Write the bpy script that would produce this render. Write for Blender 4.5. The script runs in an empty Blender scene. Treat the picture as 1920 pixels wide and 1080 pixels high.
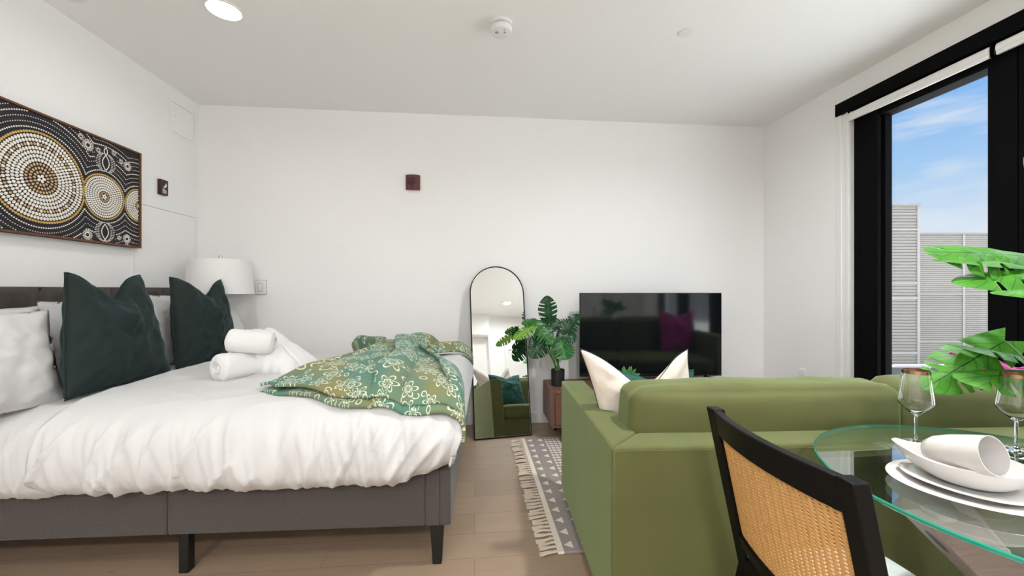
import bpy, bmesh, math, random
from mathutils import Vector, Matrix, Euler, noise
random.seed(7)
PI = math.pi
D = bpy.data
COL = bpy.context.scene.collection
R = math.radians

# ------------------------------------------------------------------ helpers
def lin(c):
    c = c / 255.0
    return c / 12.92 if c <= 0.04045 else ((c + 0.055) / 1.055) ** 2.4

def rgb(r, g, b):
    return (lin(r), lin(g), lin(b), 1.0)

def nz(x, y=0.0, z=0.0):
    return noise.noise(Vector((x, y, z)))

class Nodes:
    def __init__(self, name):
        self.m = D.materials.new(name)
        self.m.use_nodes = True
        self.t = self.m.node_tree
        self.t.nodes.clear()
        self.out = self.t.nodes.new('ShaderNodeOutputMaterial')
    def n(self, kind, **kw):
        nd = self.t.nodes.new(kind)
        for k, v in kw.items():
            if k.startswith('i_'):
                nd.inputs[k[2:].replace('_', ' ')].default_value = v
            else:
                setattr(nd, k, v)
        return nd
    def link(self, a, b):
        self.t.links.new(a, b)
    def math(self, op, a, b=None, c=None):
        nd = self.n('ShaderNodeMath', operation=op)
        for i, v in enumerate((a, b, c)):
            if v is None: continue
            if isinstance(v, (int, float)): nd.inputs[i].default_value = v
            else: self.link(v, nd.inputs[i])
        return nd.outputs[0]
    def mix(self, fac, a, b):
        nd = self.n('ShaderNodeMix', data_type='RGBA')
        for sock, v in ((nd.inputs[0], fac), (nd.inputs[6], a), (nd.inputs[7], b)):
            if isinstance(v, (int, float, tuple)): sock.default_value = v
            else: self.link(v, sock)
        return nd.outputs[2]
    def ramp(self, fac, stops):
        nd = self.n('ShaderNodeValToRGB')
        el = nd.color_ramp.elements
        while len(el) < len(stops): el.new(0.5)
        for e, (p, c) in zip(el, stops): e.position = p; e.color = c
        self.link(fac, nd.inputs[0])
        return nd.outputs[0]
    def coord(self, which='Object', scale=(1, 1, 1), rot=(0, 0, 0)):
        tc = self.n('ShaderNodeTexCoord')
        mp = self.n('ShaderNodeMapping')
        mp.inputs['Scale'].default_value = scale
        mp.inputs['Rotation'].default_value = rot
        self.link(tc.outputs[which], mp.inputs['Vector'])
        return mp.outputs[0]
    def noise(self, vec, scale, detail=3.0, rough=0.55):
        nd = self.n('ShaderNodeTexNoise')
        nd.inputs['Scale'].default_value = scale
        nd.inputs['Detail'].default_value = detail
        nd.inputs['Roughness'].default_value = rough
        self.link(vec, nd.inputs['Vector'])
        return nd.outputs['Fac']
    def bsdf(self, color, rough=0.5, metal=0.0, sheen=0.0, sheen_tint=None, spec=0.5, coat=0.0, bump=None, trans=0.0, ior=1.45, sub=0.0):
        p = self.n('ShaderNodeBsdfPrincipled')
        if isinstance(color, tuple): p.inputs['Base Color'].default_value = color
        else: self.link(color, p.inputs['Base Color'])
        if isinstance(rough, (int, float)): p.inputs['Roughness'].default_value = rough
        else: self.link(rough, p.inputs['Roughness'])
        p.inputs['Metallic'].default_value = metal
        p.inputs['Specular IOR Level'].default_value = spec
        p.inputs['Sheen Weight'].default_value = sheen
        p.inputs['Sheen Roughness'].default_value = 0.4
        if sheen_tint: p.inputs['Sheen Tint'].default_value = sheen_tint
        p.inputs['Coat Weight'].default_value = coat
        p.inputs['Transmission Weight'].default_value = trans
        p.inputs['IOR'].default_value = ior
        if bump is not None:
            h, st, dist = bump
            b = self.n('ShaderNodeBump')
            b.inputs['Strength'].default_value = st
            b.inputs['Distance'].default_value = dist
            self.link(h, b.inputs['Height'])
            self.link(b.outputs[0], p.inputs['Normal'])
        self.link(p.outputs[0], self.out.inputs['Surface'])
        return p

def plain(name, c, rough=0.5, metal=0.0, var=0.05, scale=8.0, bump=0.0, bscale=60.0, sheen=0.0, stint=None, spec=0.5, coat=0.0):
    """colour with a little uneven tone and an optional fine bump"""
    N = Nodes(name)
    v = N.coord()
    f = N.noise(v, scale)
    lo = tuple(max(0, x * (1 - var)) for x in c[:3]) + (1,)
    hi = tuple(min(1, x * (1 + var)) for x in c[:3]) + (1,)
    col = N.mix(f, lo, hi)
    bp = None
    if bump > 0: bp = (N.noise(v, bscale, 4.0), bump, 0.004)
    N.bsdf(col, rough, metal, sheen, stint, spec, coat, bp)
    return N.m

def woven(name, c1, c2, scale, rough=0.9, bump=0.4, sheen=0.2):
    N = Nodes(name)
    v = N.coord()
    w1 = N.n('ShaderNodeTexWave', bands_direction='X'); w1.inputs['Scale'].default_value = scale; w1.inputs['Distortion'].default_value = 1.5
    w2 = N.n('ShaderNodeTexWave', bands_direction='Z'); w2.inputs['Scale'].default_value = scale; w2.inputs['Distortion'].default_value = 1.5
    N.link(v, w1.inputs[0]); N.link(v, w2.inputs[0])
    s = N.math('MULTIPLY', w1.outputs['Fac'], w2.outputs['Fac'])
    f = N.math('ADD', s, N.math('MULTIPLY', N.noise(v, 90.0), 0.6))
    N.bsdf(N.mix(f, c1, c2), rough, sheen=sheen, bump=(f, bump, 0.002))
    return N.m

M = {}
M['wall'] = plain('white wall paint', (0.85, 0.848, 0.838, 1), 0.75, var=0.01, scale=2, bump=0.03, bscale=220)
M['ceil'] = plain('white ceiling paint', (0.87, 0.865, 0.855, 1), 0.85, var=0.01, scale=2, bump=0.03, bscale=220)
M['trim'] = plain('white satin trim', (0.80, 0.80, 0.79, 1), 0.4, var=0.01)
M['white_plastic'] = plain('white plastic', (0.78, 0.78, 0.77, 1), 0.35, var=0.01)
M['grey_plastic'] = plain('grey plastic', (0.32, 0.32, 0.32, 1), 0.45, var=0.02)
M['black_frame'] = plain('black window metal', (0.003, 0.003, 0.0035, 1), 0.6, var=0.1, spec=0.06)
M['blind'] = plain('white blind fabric', (0.78, 0.78, 0.77, 1), 0.6, var=0.02)
M['cotton'] = plain('white cotton', (0.57, 0.568, 0.562, 1), 0.9, var=0.02, scale=4, bump=0.15, bscale=120, sheen=0.1)
M['towel'] = plain('white terry', (0.72, 0.717, 0.71, 1), 0.95, var=0.03, scale=30, bump=0.7, bscale=260, sheen=0.3)
M['charcoal'] = woven('charcoal upholstery', rgb(46, 42, 40), rgb(90, 83, 78), 240, bump=0.3)
M['black_leg'] = plain('black lacquered wood', (0.008, 0.008, 0.008, 1), 0.4, var=0.1)
M['chair_black'] = plain('black chair wood', (0.004, 0.004, 0.004, 1), 0.4, var=0.2, scale=20, spec=0.16)
M['pine'] = plain('pine slat', rgb(190, 150, 100), 0.6, var=0.15, scale=12)
M['shade'] = plain('white lamp linen', (0.80, 0.79, 0.775, 1), 0.8, var=0.02, bump=0.1, bscale=180)
M['ceramic'] = plain('white ceramic', (0.63, 0.61, 0.59, 1), 0.18, var=0.01, coat=0.3)
M['lamp_base'] = plain('pale glazed ceramic', (0.62, 0.62, 0.61, 1), 0.3, var=0.03)
M['nickel'] = plain('brushed nickel', (0.62, 0.61, 0.59, 1), 0.28, 1.0, var=0.05, scale=30)
M['maroon'] = plain('maroon plastic', rgb(92, 42, 42), 0.4, var=0.05)
M['maroon_dark'] = plain('dark maroon plastic', rgb(62, 26, 28), 0.5, var=0.05)
M['gold_rim'] = plain('bronze rim', (0.30, 0.17, 0.09, 1), 0.25, 1.0, var=0.1)
M['pot'] = plain('matte black pot', (0.012, 0.013, 0.016, 1), 0.55, var=0.1)
M['soil'] = plain('dark soil', (0.02, 0.014, 0.01, 1), 0.95, var=0.5, scale=60, bump=0.9, bscale=120)
M['stem'] = plain('green plant stem', rgb(92, 130, 62), 0.5, var=0.2, scale=20)
M['magenta'] = plain('magenta velvet', rgb(170, 30, 120), 0.8, var=0.15, scale=10, sheen=0.5)
M['cream'] = plain('cream cotton canvas', rgb(222, 210, 198), 0.9, var=0.05, scale=12, bump=0.25, bscale=300, sheen=0.15)
M['pip_dark'] = plain('dark cord piping', rgb(52, 46, 42), 0.8)
M['black_gloss'] = plain('glossy black plastic', (0.006, 0.006, 0.007, 1), 0.25, var=0.05)
M['tassel'] = plain('cream yarn', rgb(205, 190, 172), 0.95, var=0.12, scale=60, bump=0.5, bscale=300)
M['seat_white'] = plain('pale grey boucle', rgb(215, 214, 212), 0.95, var=0.04, scale=40, bump=0.6, bscale=200)
M['cane_rib'] = plain('cane rattan', rgb(200, 152, 92), 0.55, var=0.12, scale=70)
M['ext_ground'] = plain('dark roof membrane', rgb(70, 72, 76), 0.9)
M['ext_pale'] = plain('pale daylight bounce ground', rgb(205, 203, 198), 0.9, var=0.1, scale=0.5)  # mostly unseen ground, made pale to bounce daylight up onto the ceiling
M['siding'] = plain('warm grey metal siding', rgb(134, 129, 124), 0.6, var=0.03, scale=0.4)
M['siding_trim'] = plain('pale grey metal trim', rgb(150, 146, 144), 0.5, var=0.02)

def velvet(name, c1, c2, sheen, tint):
    N = Nodes(name)
    v = N.coord()
    f = N.noise(v, 3.2, 4.0)
    g = N.noise(v, 420.0, 2.0)
    col = N.mix(f, c1, c2)
    N.bsdf(col, 0.75, sheen=sheen, sheen_tint=tint, spec=0.25, bump=(g, 0.15, 0.001))
    return N.m
M['sofa'] = velvet('olive green velvet', rgb(82, 85, 48), rgb(98, 99, 60), 0.6, rgb(175, 200, 150))
M['dkgreen'] = velvet('dark forest green velvet', rgb(22, 41, 44), rgb(38, 42, 31), 0.5, rgb(90, 125, 135))
M['teal'] = velvet('teal velvet', rgb(36, 80, 70), rgb(48, 96, 86), 0.5, rgb(150, 190, 200))

def make_floor():
    N = Nodes('light oak planks')
    v = N.coord('Object')
    br = N.n('ShaderNodeTexBrick', offset=0.37, squash=1.0)
    br.inputs['Scale'].default_value = 1.0
    br.inputs['Mortar Size'].default_value = 0.0012
    br.inputs['Mortar Smooth'].default_value = 0.2
    br.inputs['Bias'].default_value = 0.0
    br.inputs['Brick Width'].default_value = 1.9
    br.inputs['Row Height'].default_value = 0.19
    br.inputs['Color1'].default_value = rgb(164, 143, 121)
    br.inputs['Color2'].default_value = rgb(152, 131, 110)
    br.inputs['Mortar'].default_value = rgb(110, 86, 66)
    N.link(v, br.inputs['Vector'])
    gv = N.coord('Object', (1.2, 22, 1))
    g = N.noise(gv, 2.2, 6.0, 0.6)
    k = N.coord('Object', (1.0, 3.0, 1))
    kn = N.noise(k, 4.5, 2.0)
    col = N.mix(N.math('MULTIPLY', g, 0.55), br.outputs['Color'], rgb(126, 104, 84))
    spot = N.ramp(kn, [(0.70, (0, 0, 0, 1)), (0.78, (0.6, 0.6, 0.6, 1))])
    col = N.mix(spot, col, rgb(100, 74, 54))
    N.bsdf(col, 0.42, spec=0.4, bump=(g, 0.08, 0.002))
    return N.m
M['floor'] = make_floor()

def make_walnut():
    N = Nodes('walnut veneer')
    v = N.coord('Object', (14, 1.5, 14))
    g = N.noise(v, 3.0, 5.0, 0.6)
    N.bsdf(N.mix(g, rgb(74, 48, 38), rgb(132, 92, 74)), 0.45)
    return N.m
M['walnut'] = make_walnut()
def make_legwood():
    N = Nodes('brown leg wood')
    v = N.coord('Object', (20, 20, 2))
    g = N.noise(v, 3.0, 5.0)
    N.bsdf(N.mix(g, rgb(82, 48, 30), rgb(128, 80, 52)), 0.4)
    return N.m
M['leg_wood'] = make_legwood()
def make_brushed():
    N = Nodes('grey brown brushed veneer')
    v = N.coord('Generated', (2, 30, 30))
    g = N.noise(v, 3.0, 5.0)
    N.bsdf(N.mix(g, rgb(98, 84, 78), rgb(140, 124, 116)), 0.38)
    return N.m
M['table_leg'] = make_brushed()

def make_leaf(name, dark, mid, light, rough=0.35):
    N = Nodes(name)
    uv = N.n('ShaderNodeUVMap')
    sx = N.n('ShaderNodeSeparateXYZ'); N.link(uv.outputs[0], sx.inputs[0])
    d = N.math('ABSOLUTE', sx.outputs[0])
    f = N.noise(N.coord('Object'), 14.0, 3.0)
    col = N.mix(f, dark, mid)
    wv = N.math('FRACT', N.math('ADD', N.math('MULTIPLY', sx.outputs[1], 7.0), N.math('MULTIPLY', d, -1.6)))
    vein = N.math('LESS_THAN', N.math('ABSOLUTE', N.math('SUBTRACT', wv, 0.5)), 0.05)
    rib = N.math('LESS_THAN', d, 0.03)
    vv = N.math('MAXIMUM', N.math('MULTIPLY', vein, 0.5), N.math('MULTIPLY', rib, 0.9))
    col = N.mix(vv, col, light)
    p = N.bsdf(col, rough, spec=0.5)
    tr = N.n('ShaderNodeBsdfTranslucent')
    N.link(col, tr.inputs[0])
    mx = N.n('ShaderNodeMixShader'); mx.inputs[0].default_value = 0.3
    N.link(p.outputs[0], mx.inputs[1]); N.link(tr.outputs[0], mx.inputs[2])
    N.link(mx.outputs[0], N.out.inputs['Surface'])
    return N.m
M['leaf_dark'] = make_leaf('dark monstera leaf', rgb(14, 44, 24), rgb(28, 84, 40), rgb(70, 120, 70))
M['leaf_mid'] = make_leaf('mid green monstera leaf', rgb(24, 80, 26), rgb(44, 124, 40), rgb(96, 160, 80))
M['leaf_lime'] = make_leaf('lime monstera leaf', rgb(84, 134, 40), rgb(124, 168, 66), rgb(190, 215, 130))
M['leaf_bright'] = make_leaf('bright green monstera leaf', rgb(26, 98, 28), rgb(104, 178, 50), rgb(18, 70, 24), 0.48)

def make_clear(name, tint, power=1.0, base=0.04, gain=0.9):
    N = Nodes(name)
    lw = N.n('ShaderNodeLayerWeight'); lw.inputs['Blend'].default_value = 0.5
    f = N.math('ADD', N.math('MULTIPLY', N.math('POWER', lw.outputs['Facing'], 4.0), gain), base)
    tr = N.n('ShaderNodeBsdfTransparent'); tr.inputs[0].default_value = tint
    gl = N.n('ShaderNodeBsdfGlossy'); gl.inputs['Roughness'].default_value = 0.0
    gl.inputs[0].default_value = (1, 1, 1, 1)
    mx = N.n('ShaderNodeMixShader')
    N.link(f, mx.inputs[0]); N.link(tr.outputs[0], mx.inputs[1]); N.link(gl.outputs[0], mx.inputs[2])
    N.link(mx.outputs[0], N.out.inputs['Surface'])
    return N.m
M['pane'] = make_clear('window glass', (0.97, 0.985, 0.98, 1), base=0.02, gain=0.3)
M['table_glass'] = make_clear('table glass', (0.90, 0.965, 0.95, 1), base=0.08, gain=1.3)
M['glass_edge'] = plain('green glass edge', rgb(30, 140, 118), 0.12, var=0.2, scale=6, coat=0.6)
def make_wine():
    N = Nodes('clear crystal')
    N.bsdf((1, 1, 1, 1), 0.0, trans=1.0, ior=1.45)
    return N.m
M['wine'] = make_wine()
M['screen'] = None
N_ = Nodes('black tv screen'); N_.bsdf((0.004, 0.006, 0.008, 1), 0.07, spec=1.0); M['screen'] = N_.m
N_ = Nodes('silver mirror'); N_.bsdf((0.88, 0.89, 0.88, 1), 0.0, metal=1.0); M['mirror'] = N_.m
def emit(name, c, s):
    N = Nodes(name)
    e = N.n('ShaderNodeEmission'); e.inputs[0].default_value = c; e.inputs[1].default_value = s
    N.link(e.outputs[0], N.out.inputs['Surface'])
    return N.m
M['led'] = emit('lit led disc', (1.0, 0.97, 0.92, 1), 6.0)

def make_throw():
    N = Nodes('patterned green fleece')
    uv = N.n('ShaderNodeUVMap')
    mp = N.n('ShaderNodeMapping'); mp.inputs['Scale'].default_value = (1, 1, 1)
    wn_ = N.n('ShaderNodeTexNoise'); wn_.inputs['Scale'].default_value = 5.0; N.link(uv.outputs[0], wn_.inputs['Vector'])
    wv_ = N.n('ShaderNodeVectorMath', operation='SCALE'); wv_.inputs['Scale'].default_value = 0.09; N.link(wn_.outputs['Color'], wv_.inputs[0])
    wa_ = N.n('ShaderNodeVectorMath', operation='ADD'); N.link(uv.outputs[0], wa_.inputs[0]); N.link(wv_.outputs[0], wa_.inputs[1]); N.link(wa_.outputs[0], mp.inputs[0])
    base = N.mix(N.ramp(N.noise(mp.outputs[0], 3.4, 2.0), [(.40, (0, 0, 0, 1)), (.62, (1, 1, 1, 1))]), rgb(82, 120, 102), rgb(128, 122, 76))
    # flower heads: cells whose petals are outlined loops
    vo = N.n('ShaderNodeTexVoronoi', voronoi_dimensions='2D'); vo.inputs['Scale'].default_value = 9.5; vo.inputs['Randomness'].default_value = 0.85
    N.link(mp.outputs[0], vo.inputs['Vector'])
    sub = N.n('ShaderNodeVectorMath', operation='SUBTRACT')
    scl = N.n('ShaderNodeVectorMath', operation='SCALE'); scl.inputs['Scale'].default_value = 9.5
    N.link(mp.outputs[0], scl.inputs[0])
    pos = N.n('ShaderNodeVectorMath', operation='SCALE'); pos.inputs['Scale'].default_value = 9.5
    N.link(vo.outputs['Position'], pos.inputs[0])
    N.link(scl.outputs[0], sub.inputs[0]); N.link(pos.outputs[0], sub.inputs[1])
    sx = N.n('ShaderNodeSeparateXYZ'); N.link(sub.outputs[0], sx.inputs[0])
    ang = N.math('ARCTAN2', sx.outputs[1], sx.outputs[0])
    rad = vo.outputs['Distance']
    pet = N.math('ABSOLUTE', N.math('COSINE', N.math('MULTIPLY', ang, 3.0)))
    shape = N.math('ADD', N.math('MULTIPLY', pet, 0.26), 0.14)
    o1 = N.math('LESS_THAN', N.math('ABSOLUTE', N.math('SUBTRACT', rad, shape)), 0.030)
    inner = N.math('ADD', N.math('MULTIPLY', pet, 0.14), 0.05)
    o2 = N.math('LESS_THAN', N.math('ABSOLUTE', N.math('SUBTRACT', rad, inner)), 0.03)
    line = N.math('MAXIMUM', o1, o2)
    vo2 = N.n('ShaderNodeTexVoronoi', voronoi_dimensions='2D'); vo2.inputs['Scale'].default_value = 13.0
    N.link(mp.outputs[0], vo2.inputs['Vector'])
    dots = N.math('LESS_THAN', N.math('ABSOLUTE', N.math('SUBTRACT', vo2.outputs['Distance'], 0.16)), 0.03)
    line = N.math('MAXIMUM', line, N.math('MULTIPLY', dots, N.math('GREATER_THAN', rad, 0.46)))
    col = N.mix(line, base, rgb(205, 206, 180))
    g = N.noise(N.coord('Object'), 300.0, 2.0)
    N.bsdf(col, 0.9, sheen=0.3, sheen_tint=rgb(150, 200, 210), bump=(g, 0.3, 0.002))
    return N.m
M['throw'] = make_throw()

def make_rug():
    N = Nodes('woven grey cream rug')
    tc = N.n('ShaderNodeTexCoord')
    sx = N.n('ShaderNodeSeparateXYZ'); N.link(tc.outputs['Object'], sx.inputs[0])
    x, y = sx.outputs[0], sx.outputs[1]
    nv = N.noise(tc.outputs['Object'], 160.0, 3.0)
    ground = N.mix(nv, rgb(118, 108, 104), rgb(170, 160, 156))
    cream = N.mix(nv, rgb(205, 192, 176), rgb(235, 226, 212))
    xc = N.math('MULTIPLY', x, 1 / 0.34)
    xf = N.math('FRACT', xc)
    # rows of small triangles in part of each band
    ty = N.math('FRACT', N.math('MULTIPLY', y, 1 / 0.105))
    tx = N.math('FRACT', N.math('ADD', N.math('MULTIPLY', x, 1 / 0.085), 0.75))
    tri = N.math('MULTIPLY', N.math('LESS_THAN', N.math('ABSOLUTE', N.math('SUBTRACT', ty, 0.5)), N.math('MULTIPLY', N.math('SUBTRACT', tx, 0.22), 0.55)), N.math('LESS_THAN', tx, 0.72))
    band_tri = N.math('LESS_THAN', xf, 0.52)
    # dense cream ladder band
    ly = N.math('FRACT', N.math('MULTIPLY', y, 1 / 0.045))
    lx = N.math('FRACT', N.math('MULTIPLY', x, 1 / 0.035))
    lad = N.math('MULTIPLY', N.math('GREATER_THAN', ly, 0.38), N.math('GREATER_THAN', lx, 0.22))
    band_l = N.math('MULTIPLY', N.math('GREATER_THAN', xf, 0.56), N.math('LESS_THAN', xf, 0.94))
    msk = N.math('MAXIMUM', N.math('MULTIPLY', tri, band_tri), N.math('MULTIPLY', lad, band_l))
    edge = N.math('LESS_THAN', x, 0.03)
    msk = N.math('MAXIMUM', msk, edge)
    N.bsdf(N.mix(msk, ground, cream), 0.95, bump=(nv, 0.5, 0.004))
    return N.m
M['rug'] = make_rug()
M['canvas'] = plain('dark paint ground', rgb(26, 24, 32), 0.6, var=0.3, scale=4)
M['dot_white'] = plain('white paint dots', rgb(236, 230, 220), 0.6, var=0.06, scale=30)
M['dot_tan'] = plain('tan paint dots', rgb(206, 172, 124), 0.6, var=0.1, scale=30)
M['dot_gold'] = plain('gold paint dots', rgb(205, 168, 88), 0.6, var=0.1, scale=30)
M['frame_wood'] = plain('brown picture frame', rgb(104, 62, 34), 0.45, var=0.2, scale=20)

# mesh building -------------------------------------------------------------
def link(o, parent=None):
    COL.objects.link(o)
    if parent is not None: o.parent = parent
    return o

def obj(name, bm, mat, parent=None, smooth=True, bevel=0.0, seg=2, auto=35, subsurf=0, solid=0.0):
    me = D.meshes.new(name)
    bmesh.ops.recalc_face_normals(bm, faces=bm.faces[:])
    bm.to_mesh(me); bm.free()
    for m in (mat if isinstance(mat, (list, tuple)) else [mat]): me.materials.append(m)
    o = D.objects.new(name, me)
    link(o, parent)
    if smooth:
        for p in me.polygons: p.use_smooth = True
    if smooth and auto and auto < 180:
        me.set_sharp_from_angle(angle=R(auto))
    if solid:
        s = o.modifiers.new('thickness', 'SOLIDIFY'); s.thickness = solid; s.offset = 0
    if bevel:
        b = o.modifiers.new('edges', 'BEVEL'); b.width = bevel; b.segments = seg; b.limit_method = 'ANGLE'; b.angle_limit = R(40)
    if subsurf:
        s = o.modifiers.new('sub', 'SUBSURF'); s.levels = subsurf; s.render_levels = subsurf
    return o

def tag(o, label, cat, group=None, kind=None):
    o['label'] = label; o['category'] = cat
    if group: o['group'] = group
    if kind: o['kind'] = kind
    return o

def thing(name, label, cat, loc=(0, 0, 0), rot=(0, 0, 0), group=None):
    o = D.objects.new(name, None); COL.objects.link(o)
    o.empty_display_size = 0.05
    o.location = loc; o.rotation_euler = rot
    return tag(o, label, cat, group)

def struct(name, bm, mat, parent=None, **kw):
    o = obj(name, bm, mat, parent, **kw)
    if parent is None: o['kind'] = 'structure'
    return o

def box(bm, x0, x1, y0, y1, z0, z1, mi=0):
    vs = [bm.verts.new((x, y, z)) for x in (x0, x1) for y in (y0, y1) for z in (z0, z1)]
    for f in ((0, 1, 3, 2), (4, 6, 7, 5), (0, 4, 5, 1), (2, 3, 7, 6), (0, 2, 6, 4), (1, 5, 7, 3)):
        bm.faces.new([vs[i] for i in f]).material_index = mi
    return vs

def B(x0, x1, y0, y1, z0, z1):
    bm = bmesh.new(); box(bm, x0, x1, y0, y1, z0, z1); return bm

def hexa(bm, bottom, top):
    """solid between two quads given as 4 points each"""
    b = [bm.verts.new(p) for p in bottom]; t = [bm.verts.new(p) for p in top]
    bm.faces.new(b[::-1]); bm.faces.new(t)
    for i in range(4):
        j = (i + 1) % 4
        bm.faces.new((b[i], b[j], t[j], t[i]))

def lathe(bm, prof, n=48, c=(0, 0), mi=0, closed=False):
    rings = []
    for r, z in prof:
        if r < 1e-6: rings.append([bm.verts.new((c[0], c[1], z))])
        else: rings.append([bm.verts.new((c[0] + r * math.cos(2 * PI * i / n), c[1] + r * math.sin(2 * PI * i / n), z)) for i in range(n)])
    pairs = list(zip(rings, rings[1:]))
    if closed: pairs.append((rings[-1], rings[0]))
    for a, b in pairs:
        if len(a) == 1 and len(b) == 1: continue
        for i in range(n):
            j = (i + 1) % n
            if len(a) == 1: f = bm.faces.new((a[0], b[i], b[j]))
            elif len(b) == 1: f = bm.faces.new((a[i], a[j], b[0]))
            else: f = bm.faces.new((a[i], a[j], b[j], b[i]))
            f.material_index = mi

def tube(bm, pts, rad, n=10, cap=True, closed=False):
    pts = [Vector(p) for p in pts]
    m = len(pts)
    rads = rad if isinstance(rad, (list, tuple)) else [rad] * m
    rings = []
    up = Vector((0, 0, 1))
    for i, p in enumerate(pts):
        a = pts[i - 1] if (i > 0 or closed) else p
        b = pts[(i + 1) % m] if (i < m - 1 or closed) else p
        t = (b - a)
        if t.length < 1e-9: t = Vector((0, 0, 1))
        t.normalize()
        u = t.cross(up)
        if u.length < 1e-3: u = t.cross(Vector((1, 0, 0)))
        u.normalize(); w = u.cross(t).normalized()
        rings.append([bm.verts.new(p + (u * math.cos(2 * PI * k / n) + w * math.sin(2 * PI * k / n)) * rads[i]) for k in range(n)])
    seq = list(zip(rings, rings[1:]))
    if closed: seq.append((rings[-1], rings[0]))
    for a, b in seq:
        for k in range(n):
            j = (k + 1) % n
            bm.faces.new((a[k], a[j], b[j], b[k]))
    if cap and not closed:
        bm.faces.new(rings[0][::-1]); bm.faces.new(rings[-1])

def grid(bm, fn, nu, nv, uvfn=None, mi=0, wrap=False):
    vs = [[bm.verts.new(fn(i / (nu - 1), j / (nv - 1))) for j in range(nv)] for i in range(nu)]
    uvl = bm.loops.layers.uv.verify() if uvfn else None
    for i in range(nu - 1):
        for j in range(nv - 1):
            f = bm.faces.new((vs[i][j], vs[i + 1][j], vs[i + 1][j + 1], vs[i][j + 1]))
            f.material_index = mi
            if uvfn:
                for lp, (a, b) in zip(f.loops, ((i, j), (i + 1, j), (i + 1, j + 1), (i, j + 1))):
                    lp[uvl].uv = uvfn(a / (nu - 1), b / (nv - 1))
    return vs

def smooth01(t):
    t = max(0.0, min(1.0, t)); return t * t * (3 - 2 * t)

def catmull(pts, t):
    """point on a Catmull-Rom curve, t in 0..1"""
    n = len(pts) - 1
    x = min(max(t, 0), 1) * n
    i = min(int(x), n - 1); f = x - i
    p0 = pts[max(i - 1, 0)]; p1 = pts[i]; p2 = pts[i + 1]; p3 = pts[min(i + 2, n)]
    return tuple(0.5 * ((2 * b) + (-a + c) * f + (2 * a - 5 * b + 4 * c - d) * f * f + (-a + 3 * b - 3 * c + d) * f ** 3)
                 for a, b, c, d in zip(p0, p1, p2, p3))

# ------------------------------------------------------------------ room
XL, XR, YB, YF, CE = -2.43, 2.90, 3.78, -2.9, 2.905
struct('floor', B(XL - .2, XR + .2, YF - .2, YB + .2, -0.2, 0.0), M['floor'])
struct('ceiling', B(XL - .2, XR + .2, YF - .2, YB + .2, CE, CE + .2), M['ceil'])
struct('wall_back', B(XL - .2, XR + .2, YB, YB + .2, 0, CE), M['wall'])
struct('wall_left', B(XL - .2, XL, YF, YB, 0, CE), M['wall'])
struct('wall_front', B(XL - .2, XR + .2, YF - .2, YF, 0, CE), M['wall'])
WZ0, WZ1, WY0, WY1 = 0.12, 2.743, -0.20, 2.945
bm = bmesh.new()
box(bm, XR, XR + .2, WY1, YB, 0, CE)
box(bm, XR, XR + .2, YF, WY0, 0, CE)
box(bm, XR, XR + .2, WY0, WY1, 0, WZ0)
box(bm, XR, XR + .2, WY0, WY1, WZ1, CE)
struct('wall_right', bm, M['wall'], smooth=False)
struct('baseboard_back', B(XL, XR, YB - .014, YB, 0, 0.105), M['trim'], bevel=.004)
struct('baseboard_left', B(XL, XL + .014, YF, YB - .014, 0, 0.105), M['trim'], bevel=.004)
struct('baseboard_right', B(XR - .014, XR, WY1 + .01, YB - .014, 0, 0.105), M['trim'], bevel=.004)
# white casing at the left side of the window
bm = bmesh.new()
box(bm, XR - .012, XR + .10, 2.835, 2.945, WZ0, 2.648)
box(bm, XR - .022, XR - .010, 2.90, 2.944, WZ0, 2.648)
box(bm, XR - .020, XR - .010, 2.838, 2.865, WZ0, 2.648)
struct('trim_1', bm, M['trim'], bevel=.004)
# black header above the windows
struct('trim_2', B(XR - .03, XR + .10, WY0, 2.947, 2.648, 2.745), M['black_frame'], bevel=.003)

def window(name, y1, y0, s1, s0, top=2.60):
    """dark metal frame between y0 and y1, stiles s1 (far) and s0 (near)"""
    bm = bmesh.new()
    xa, xb = XR + .02, XR + .13
    box(bm, xa, xb, y1 - s1, y1, WZ0, 2.648)
    box(bm, xa, xb, y0, y0 + s0, WZ0, 2.648)
    box(bm, xa, xb, y0 + s0, y1 - s1, WZ0, WZ0 + .09)
    box(bm, xa, xb, y0 + s0, y1 - s1, 2.538, 2.648)
    # inner sash bead
    box(bm, xa - .012, xa + .02, y1 - s1 - .004, y1 - s1 * .45, WZ0, 2.60)
    box(bm, xa + .03, xb - .03, y1 - s1 - .022, y1 - s1, WZ0 + .09, 2.538)
    o = struct(name, bm, M['black_frame'], smooth=False, bevel=.003)
    g = obj('glass_pane', B(XR + .07, XR + .082, y0 + s0 - .01, y1 - s1 + .005, WZ0 + .06, 2.56), M['pane'], o, smooth=False)
    return o
window('window_1', 2.835, 1.90, .19, .125)
window('window_2', 1.895, 0.80, .12, .09)
window('window_3_added', 0.795, -0.20, .09, .09)  # unseen window, added only to let in more daylight
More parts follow.
